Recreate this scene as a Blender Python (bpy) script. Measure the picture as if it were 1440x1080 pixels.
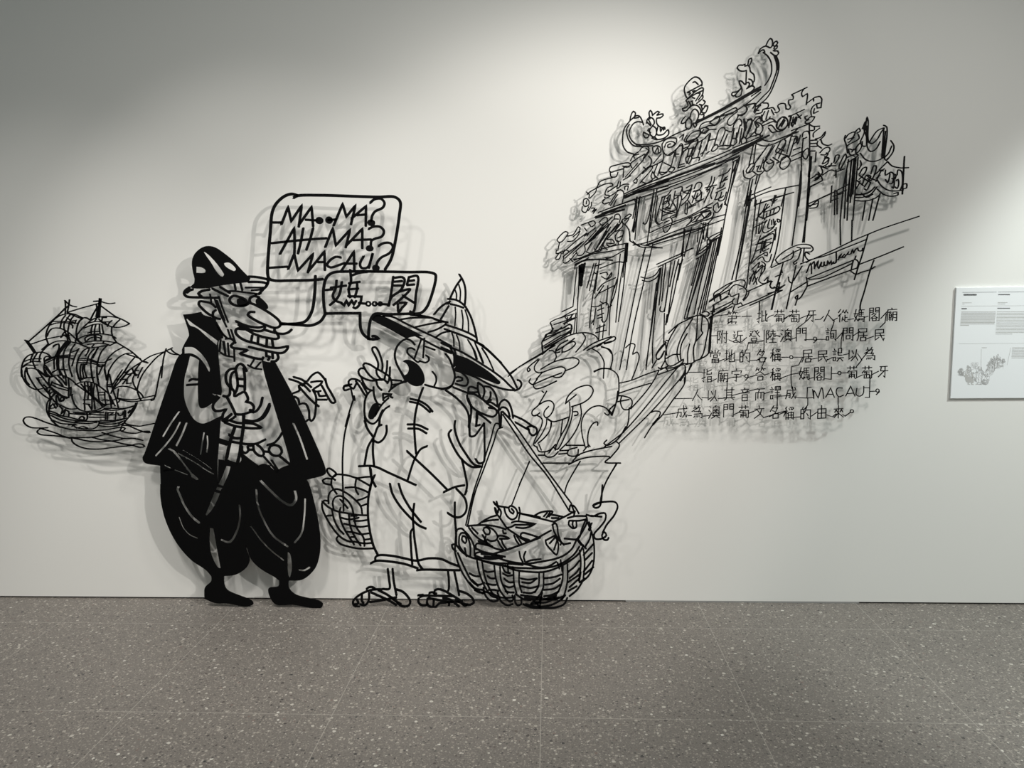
import bpy, math, random
from mathutils import Vector, Matrix
from mathutils.geometry import tessellate_polygon

random.seed(7)
scene = bpy.context.scene
for o in list(bpy.data.objects):
    bpy.data.objects.remove(o)
COL = scene.collection

# ------------------------------------------------------------------ camera, light, exposure
TILE = 0.8
FPX = 1082.0                       # focal length in pixels of the 1440 x 1080 frame
PITCH, YAW, ROLL = 0.1169, -0.0490, -0.0124
CAM = Vector((0.0, -4.8253 * TILE, 1.9964 * TILE))
FWD = Vector((math.sin(YAW) * math.cos(PITCH), math.cos(YAW) * math.cos(PITCH), -math.sin(PITCH)))
R0 = Vector((math.cos(YAW), -math.sin(YAW), 0.0))
U0 = R0.cross(FWD)
RT = R0 * math.cos(ROLL) + U0 * math.sin(ROLL)
UP = U0 * math.cos(ROLL) - R0 * math.sin(ROLL)
cam_data = bpy.data.cameras.new('camera')
cam = bpy.data.objects.new('camera', cam_data)
COL.objects.link(cam)
cam_data.sensor_width = 36.0
cam_data.lens = FPX / 1440.0 * 36.0
cam_data.clip_start = 0.05
cam.matrix_world = Matrix(((RT.x, UP.x, -FWD.x, CAM.x), (RT.y, UP.y, -FWD.y, CAM.y),
                           (RT.z, UP.z, -FWD.z, CAM.z), (0, 0, 0, 1)))
scene.camera = cam

scene.view_settings.view_transform = 'Standard'
scene.view_settings.look = 'None'
scene.view_settings.gamma = 1.0
scene.view_settings.use_curve_mapping = False
scene.view_settings.exposure = 0.015

world = bpy.data.worlds.new('gallery_ambient')
scene.world = world
world.use_nodes = True
bg = world.node_tree.nodes['Background']
bg.inputs[0].default_value = (0.92, 1.0, 0.97, 1)
bg.inputs[1].default_value = 0.225


def spot(name, loc, target, watts, cone, blend, radius, color):
    d = bpy.data.lights.new(name, 'SPOT')
    d.energy = watts
    d.spot_size = math.radians(cone)
    d.spot_blend = blend
    d.shadow_soft_size = radius
    d.color = color
    o = bpy.data.objects.new(name, d)
    COL.objects.link(o)
    o.location = loc
    o.rotation_euler = (Vector(target) - Vector(loc)).to_track_quat('-Z', 'Y').to_euler()
    return o


WARM = (1.0, 0.965, 0.915)
COOL = (0.93, 1.0, 0.97)
spot('track_spot_key', (3.0, -3.9, 3.5), (-0.89, 0, 1.32), 486, 50.4, 1.0, 0.045, WARM)
spot('track_spot_left', (-3.0, -2.0, 4.4), (-2.18, 0, -0.49), 170, 52.5, 1.0, 0.05, WARM)
spot('track_spot_bubble', (-2.1, -2.0, 4.3), (-0.75, 0, -1.34), 68, 66.4, 0.42, 0.04, WARM)
spot('track_spot_middle', (1.6, -2.1, 4.0), (-0.19, 0, 1.13), 130, 46.8, 0.27, 0.22, WARM)
spot('track_spot_right', (3.7, -2.0, 4.0), (3.78, 0, -0.14), 450, 77.5, 0.38, 0.10, COOL)
spot('fill_wash_left', (-1.4, -3.2, 4.4), (-1.42, 0, -0.42), 240, 50.7, 0.72, 0.25, WARM)  # added soft fill lamp, thins the key spot's shadows at left
spot('fill_wash_middle', (0.9, -3.4, 4.4), (-0.20, 0, 1.56), 115, 36.0, 0.44, 0.25, WARM)  # same added fill for the centre of the wall
spot('fill_wash_caption', (2.3, -3.4, 4.4), (0.99, 0, -0.36), 240, 84.2, 0.80, 0.25, WARM)  # same added fill over the caption side
spot('floor_fill_spot', (1.4, -4.4, 4.2), (1.2, -3.2, 0), 130, 80, 1.0, 0.10, COOL)  # unseen lamp added to lift the right foreground floor

# ------------------------------------------------------------------ helpers


def px(x, y, h):
    """Pixel of the photograph to the point on the plane h metres in front of the wall."""
    d = FWD * FPX + RT * (x - 720.0) + UP * (540.0 - y)
    t = (-h - CAM.y) / d.y
    return CAM + d * t


def floor_px(x, y):
    d = FWD * FPX + RT * (x - 720.0) + UP * (540.0 - y)
    return CAM + d * (-CAM.z / d.z)


def smooth(pts, corners, closed=False, step=3.0):
    """Catmull-Rom through pts, split at corner points."""
    n = len(pts)
    out = []
    segs = n if closed else n - 1
    for i in range(segs):
        p1, p2 = pts[i], pts[(i + 1) % n]
        c1, c2 = corners[i], corners[(i + 1) % n]
        if c1 or (not closed and i == 0):
            p0 = (2 * p1[0] - p2[0], 2 * p1[1] - p2[1])
        else:
            p0 = pts[i - 1]
        if c2 or (not closed and i == segs - 1):
            p3 = (2 * p2[0] - p1[0], 2 * p2[1] - p1[1])
        else:
            p3 = pts[(i + 2) % n]
        L = math.hypot(p2[0] - p1[0], p2[1] - p1[1])
        if L < 1e-6:
            continue
        # centripetal Catmull-Rom
        d01 = max(math.hypot(p1[0] - p0[0], p1[1] - p0[1]), 1e-3) ** 0.5
        d12 = L ** 0.5
        d23 = max(math.hypot(p3[0] - p2[0], p3[1] - p2[1]), 1e-3) ** 0.5
        m1 = [0, 0]
        m2 = [0, 0]
        for k in (0, 1):
            m1[k] = d12 * ((p1[k] - p0[k]) / d01 - (p2[k] - p0[k]) / (d01 + d12) + (p2[k] - p1[k]) / d12)
            m2[k] = d12 * ((p2[k] - p1[k]) / d12 - (p3[k] - p1[k]) / (d12 + d23) + (p3[k] - p2[k]) / d23)
        ns = max(1, min(14, int(math.ceil(L / step))))
        for s in range(ns):
            t = s / ns
            a = 2 * t**3 - 3 * t**2 + 1
            b = t**3 - 2 * t**2 + t
            c = -2 * t**3 + 3 * t**2
            e = t**3 - t**2
            out.append((a * p1[0] + b * m1[0] + c * p2[0] + e * m2[0],
                        a * p1[1] + b * m1[1] + c * p2[1] + e * m2[1]))
    if not closed:
        out.append(pts[-1])
    return out


def ribbon_outline(line, w, caps=True):
    """Left and right edges of a constant-width stroke plus rounded ends, as rings of pixel points."""
    r = w / 2.0
    n = len(line)
    left, right = [], []
    for i in range(n):
        a = line[max(0, i - 1)]
        b = line[min(n - 1, i + 1)]
        p = line[i]
        d1 = (p[0] - a[0], p[1] - a[1])
        d2 = (b[0] - p[0], b[1] - p[1])
        l1 = math.hypot(*d1)
        l2 = math.hypot(*d2)
        if l1 < 1e-6:
            d1, l1 = d2, l2
        if l2 < 1e-6:
            d2, l2 = d1, l1
        if l1 < 1e-6:
            d1 = d2 = (1, 0)
            l1 = l2 = 1
        tx, ty = d1[0] / l1 + d2[0] / l2, d1[1] / l1 + d2[1] / l2
        L = math.hypot(tx, ty)
        if L < 0.3:
            tx, ty, L = d1[0] / l1, d1[1] / l1, 1.0
        tx, ty = tx / L, ty / L
        cosh = max(0.6, (d1[0] / l1) * tx + (d1[1] / l1) * ty)
        k = r / cosh
        left.append((p[0] - ty * k, p[1] + tx * k))
        right.append((p[0] + ty * k, p[1] - tx * k))
    if caps:
        def cap(p, q, sign):
            dx, dy = p[0] - q[0], p[1] - q[1]
            L = math.hypot(dx, dy) or 1.0
            dx, dy = dx / L, dy / L
            return (p[0] + dx * r * 0.55, p[1] + dy * r * 0.55), (dx, dy)
        c0, d0 = cap(line[0], line[1], 1)
        c1, d1 = cap(line[-1], line[-2], 1)
        s = r * 0.55
        left.insert(0, (c0[0] - (-d0[1]) * -s, c0[1] - d0[0] * s))
        right.insert(0, (c0[0] + (-d0[1]) * -s, c0[1] + d0[0] * s))
        left.append((c1[0] + (-d1[1]) * s, c1[1] + d1[0] * s))
        right.append((c1[0] - (-d1[1]) * s, c1[1] - d1[0] * s))
        # keep the two ends on their own sides
        for idx, nb in ((0, 1), (-1, -2)):
            if (left[idx][0] - left[nb][0])**2 + (left[idx][1] - left[nb][1])**2 > \
               (left[idx][0] - right[nb][0])**2 + (left[idx][1] - right[nb][1])**2:
                left[idx], right[idx] = right[idx], left[idx]
    return left, right


class Plate:
    """Collects flat cut-steel strokes and plates lying h in front of the wall, T thick."""

    def __init__(self, h, T, base):
        self.h, self.T, self.base = h, T, base
        self.v, self.f = [], []

    def pt(self, p, back):
        q = px(p[0], p[1], self.h)
        if back:
            q = q + Vector((0, self.T, 0))
        return q - self.base

    def stroke(self, line, w):
        if len(line) < 2:
            return
        L, R = ribbon_outline(line, w)
        n = len(L)
        o = len(self.v)
        for a, b in zip(L, R):
            self.v += [self.pt(a, 0), self.pt(b, 0), self.pt(b, 1), self.pt(a, 1)]
        for i in range(n - 1):
            a, b = o + 4 * i, o + 4 * i + 4
            for k in range(4):
                k2 = (k + 1) % 4
                self.f.append((a + k, a + k2, b + k2, b + k))
        self.f.append((o, o + 3, o + 2, o + 1))
        e = o + 4 * (n - 1)
        self.f.append((e, e + 1, e + 2, e + 3))

    def plate(self, outer, holes=()):
        loops = [outer] + list(holes)
        o = len(self.v)
        flat = [p for lp in loops for p in lp]
        n = len(flat)
        for back in (0, 1):
            self.v += [self.pt(p, back) for p in flat]
        tris = tessellate_polygon([[Vector((p[0], -p[1], 0)) for p in lp] for lp in loops])
        for t in tris:
            self.f.append(tuple(o + i for i in t))
            self.f.append(tuple(o + n + i for i in reversed(t)))
        s = o
        for lp in loops:
            m = len(lp)
            for i in range(m):
                j = (i + 1) % m
                self.f.append((s + i, s + j, s + n + j, s + n + i))
            s += m

    def bar(self, p, r=0.004):
        """A round pin from the plate back to the wall."""
        c = px(p[0], p[1], self.h) - self.base
        y0, y1 = c.y + self.T * 0.5, c.y + self.h
        o = len(self.v)
        for k in range(8):
            a = k * math.pi / 4
            for y in (y0, y1):
                self.v.append(Vector((c.x + r * math.cos(a), y, c.z + r * math.sin(a))))
        for k in range(8):
            a, b = o + 2 * k, o + 2 * ((k + 1) % 8)
            self.f.append((a, b, b + 1, a + 1))
        self.f.append(tuple(o + 2 * k for k in range(8)))
        self.f.append(tuple(o + 2 * k + 1 for k in reversed(range(8))))

    def build(self, name, mat, parent):
        assert self.v, name
        me = bpy.data.meshes.new(name)
        me.from_pydata([tuple(v) for v in self.v], [], self.f)
        me.materials.append(mat)
        me.validate()
        import bmesh
        bm = bmesh.new()
        bm.from_mesh(me)
        bmesh.ops.recalc_face_normals(bm, faces=bm.faces)
        bm.to_mesh(me)
        bm.free()
        o = bpy.data.objects.new(name, me)
        COL.objects.link(o)
        o.parent = parent
        return o


def parse(text):
    """Traced line work: {thing: [(part, [('s', width, line) | ('f', outer, holes)])]}."""
    things, cur, part = {}, None, None
    ox, oy, sc, w = 0, 0, 1, 2.0

    def read(tokens):
        pts, cor = [], []
        for t in tokens:
            c = '!' in t
            raw = 'p' in t
            a, b = t.replace('!', '').replace('p', '').split(',')
            a, b = float(a), float(b)
            pts.append((a, b) if raw else (ox + a * sc, oy + b * sc))
            cor.append(c)
        return pts, cor
    for ln in text.splitlines():
        ln = ln.strip()
        if not ln:
            continue
        k, _, rest = ln.partition(' ')
        if k == '>':
            cur = things.setdefault(rest, [])
        elif k == '@':
            part = []
            cur.append((rest, part))
        elif k == '#':
            a = rest.split()
            ox, oy = float(a[0]), float(a[1])
            n, _, d = a[2].partition('/')
            sc = float(n) / float(d) if d else float(n)
        elif k == 'w':
            w = float(rest)
        elif k == 'f':
            p, c = read(rest.split())
            part.append(['f', smooth(p, c, True), [], p])
        elif k == 'h':
            p, c = read(rest.split())
            part[-1 if part[-1][0] == 'f' else 0][2].append(smooth(p, c, True))
        elif k == 'k':
            tk = rest.split()
            p, c = read(tk[1:])
            L, R = ribbon_outline(smooth(p, c), float(tk[0]) * sc)
            part[-1][2].append(L + R[::-1])
        else:
            p, c = read(ln.split())
            part.append(['s', w, smooth(p, c), p])
    return things


def tag(o, label=None, category=None, group=None, kind=None):
    for k, v in (('label', label), ('category', category), ('group', group), ('kind', kind)):
        if v:
            o[k] = v
    return o


def empty(name, loc):
    o = bpy.data.objects.new(name, None)
    o.empty_display_size = 0.1
    COL.objects.link(o)
    o.location = loc
    return o


# ------------------------------------------------------------------ materials


def principled(name, color, rough=0.5, metallic=0.0, spec=0.5):
    m = bpy.data.materials.new(name)
    m.use_nodes = True
    b = m.node_tree.nodes['Principled BSDF']
    b.inputs['Base Color'].default_value = (*color, 1)
    b.inputs['Roughness'].default_value = rough
    b.inputs['Metallic'].default_value = metallic
    b.inputs['Specular IOR Level'].default_value = spec
    return m


def black_steel():
    m = principled('black_powder_coated_steel', (0.002, 0.002, 0.0022), 0.6, 0.0, 0.10)
    nt = m.node_tree
    b = nt.nodes['Principled BSDF']
    tc = nt.nodes.new('ShaderNodeTexCoord')
    ns = nt.nodes.new('ShaderNodeTexNoise')
    ns.inputs['Scale'].default_value = 900
    bp = nt.nodes.new('ShaderNodeBump')
    bp.inputs['Strength'].default_value = 0.05
    bp.inputs['Distance'].default_value = 0.001
    nt.links.new(tc.outputs['Object'], ns.inputs['Vector'])
    nt.links.new(ns.outputs['Fac'], bp.inputs['Height'])
    nt.links.new(bp.outputs['Normal'], b.inputs['Normal'])
    return m


def wall_paint():
    m = principled('white_wall_paint', (0.80, 0.795, 0.765), 0.65, 0.0, 0.2)
    nt = m.node_tree
    b = nt.nodes['Principled BSDF']
    tc = nt.nodes.new('ShaderNodeTexCoord')
    ns = nt.nodes.new('ShaderNodeTexNoise')
    ns.inputs['Scale'].default_value = 220
    ns.inputs['Detail'].default_value = 4
    bp = nt.nodes.new('ShaderNodeBump')
    bp.inputs['Strength'].default_value = 0.06
    bp.inputs['Distance'].default_value = 0.001
    nt.links.new(tc.outputs['Object'], ns.inputs['Vector'])
    nt.links.new(ns.outputs['Fac'], bp.inputs['Height'])
    nt.links.new(bp.outputs['Normal'], b.inputs['Normal'])
    return m


def terrazzo(x_seam, y_seam):
    m = principled('grey_terrazzo_tiles', (0.2, 0.18, 0.165), 0.5, 0.0, 0.35)
    nt = m.node_tree
    N, Lk = nt.nodes, nt.links
    b = N['Principled BSDF']
    tc = N.new('ShaderNodeTexCoord')

    def math_node(op, a, c=None):
        n = N.new('ShaderNodeMath')
        n.operation = op
        for i, s in enumerate((a, c)):
            if s is None:
                continue
            if isinstance(s, (int, float)):
                n.inputs[i].default_value = s
            else:
                Lk.new(s, n.inputs[i])
        return n.outputs[0]

    def mix(fac, a, c):
        n = N.new('ShaderNodeMix')
        n.data_type = 'RGBA'
        if isinstance(fac, float):
            n.inputs['Factor'].default_value = fac
        else:
            Lk.new(fac, n.inputs['Factor'])
        for key, s in (('A', a), ('B', c)):
            sock = [i for i in n.inputs if i.name == key and i.type == 'RGBA'][0]
            if isinstance(s, tuple):
                sock.default_value = (*s, 1)
            else:
                Lk.new(s, sock)
        return [o for o in n.outputs if o.type == 'RGBA'][0]

    def chips(scale, lo, hi, size, warp=0.35):
        """Mask of random chips: cells whose random value lies in lo..hi, trimmed to size."""
        ns = N.new('ShaderNodeTexNoise')
        ns.inputs['Scale'].default_value = scale * 1.3
        Lk.new(tc.outputs['Object'], ns.inputs['Vector'])
        vm = N.new('ShaderNodeVectorMath')
        vm.operation = 'MULTIPLY_ADD'
        vm.inputs[1].default_value = (warp / scale,) * 3
        Lk.new(ns.outputs['Color'], vm.inputs[0])
        Lk.new(tc.outputs['Object'], vm.inputs[2])
        v = N.new('ShaderNodeTexVoronoi')
        v.inputs['Scale'].default_value = scale
        Lk.new(vm.outputs[0], v.inputs['Vector'])
        sep = N.new('ShaderNodeSeparateColor')
        Lk.new(v.outputs['Color'], sep.inputs[0])
        pick = math_node('MULTIPLY', math_node('GREATER_THAN', sep.outputs[0], lo), math_node('LESS_THAN', sep.outputs[0], hi))
        rad = math_node('MULTIPLY', math_node('ADD', sep.outputs[1], 0.35), size)
        return math_node('MULTIPLY', pick, math_node('LESS_THAN', v.outputs['Distance'], rad)), sep.outputs[2]

    big = N.new('ShaderNodeTexNoise')
    big.inputs['Scale'].default_value = 1.1
    Lk.new(tc.outputs['Object'], big.inputs['Vector'])
    col = mix(big.outputs['Fac'], FLOOR_A, FLOOR_B)
    fine = N.new('ShaderNodeTexNoise')
    fine.inputs['Scale'].default_value = 160
    fine.inputs['Detail'].default_value = 3
    Lk.new(tc.outputs['Object'], fine.inputs['Vector'])
    fr = math_node('MULTIPLY', math_node('SUBTRACT', fine.outputs['Fac'], 0.5), 2.0)
    col = mix(math_node('MAXIMUM', fr, 0.0), col, (0.30, 0.27, 0.24))
    col = mix(math_node('MAXIMUM', math_node('MULTIPLY', fr, -1.0), 0.0), col, (0.07, 0.065, 0.06))
    for scale, lo, hi, size, ca, cb in (
            (150, 0.0, 0.30, 0.55, (0.25, 0.225, 0.20), (0.36, 0.33, 0.29)),
            (120, 0.84, 1.0, 0.45, (0.085, 0.08, 0.075), (0.12, 0.105, 0.10)),
            (85, 0.0, 0.15, 0.42, (0.33, 0.30, 0.26), (0.50, 0.47, 0.42)),
            (70, 0.93, 1.0, 0.36, (0.05, 0.05, 0.05), (0.20, 0.15, 0.13)),
            (55, 0.0, 0.05, 0.34, (0.45, 0.42, 0.37), (0.66, 0.64, 0.58))):
        msk, rnd = chips(scale, lo, hi, size)
        col = mix(msk, col, mix(rnd, ca, cb))
    sx = N.new('ShaderNodeSeparateXYZ')
    Lk.new(tc.outputs['Object'], sx.inputs[0])

    def seam(coord, off):
        q = math_node('DIVIDE', math_node('SUBTRACT', coord, off), TILE)
        fr_ = math_node('ABSOLUTE', math_node('SUBTRACT', q, math_node('ROUND', q)))
        return math_node('LESS_THAN', fr_, 0.0021)
    sm = math_node('MAXIMUM', seam(sx.outputs[0], x_seam), seam(sx.outputs[1], y_seam))
    col = mix(math_node('MULTIPLY', sm, 0.62), col, (0.40, 0.375, 0.335))
    Lk.new(col, b.inputs['Base Color'])
    return m


FLOOR_A = (0.165, 0.152, 0.138)
FLOOR_B = (0.205, 0.185, 0.165)
STEEL = black_steel()

# ------------------------------------------------------------------ the setting


def box(name, lo, hi, mat, parent=None, bevel=0.0):
    x0, y0, z0 = lo
    x1, y1, z1 = hi
    c = Vector(((x0 + x1) / 2, (y0 + y1) / 2, z0))
    vs = [(x, y, z) for x in (x0, x1) for y in (y0, y1) for z in (z0, z1)]
    fs = [(0, 1, 3, 2), (4, 6, 7, 5), (0, 4, 5, 1), (2, 3, 7, 6), (0, 2, 6, 4), (1, 5, 7, 3)]
    base = c if parent is None else parent.location
    me = bpy.data.meshes.new(name)
    me.from_pydata([tuple(Vector(v) - base) for v in vs], [], fs)
    me.materials.append(mat)
    o = bpy.data.objects.new(name, me)
    COL.objects.link(o)
    if parent is None:
        o.location = c
    else:
        o.parent = parent
    if bevel:
        md = o.modifiers.new('bevel', 'BEVEL')
        md.width = bevel
        md.segments = 2
    return o


XS = -2.0517 * TILE
YS = -0.3875 * TILE
fl = box('floor', (-6, -6.5, -0.12), (6, 0.3, 0.0), principled('unused_floor', (0.2, 0.2, 0.2)))
fl.data.materials.clear()
fl.data.materials.append(terrazzo(XS, YS))
tag(fl, kind='structure')
# object coordinates of the floor equal world coordinates
fl.data.transform(Matrix.Translation(fl.location))
fl.location = (0, 0, 0)

WALL = wall_paint()
wl = box('wall_back', (-5.2, 0.0, 0.0085), (5.6, 0.16, 4.6), WALL)
tag(wl, kind='structure')
gap = box('gap_shade', (-5.2, 0.012, 0.0), (5.6, 0.15, 0.0085), principled('painted_gap_shade', (0.012, 0.012, 0.012), 0.9))  # black fill paints the shade of the recess under the wall
tag(gap, kind='structure')
gx0, gx1 = px(880, 846, 0).x, px(1208, 848, 0).x
strip = box('trim_2', (gx0, 0.001, 0.0), (gx1, 0.012, 0.0085), principled('grey_filler_strip', (0.30, 0.30, 0.29), 0.7))
tag(strip, kind='structure')

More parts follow.
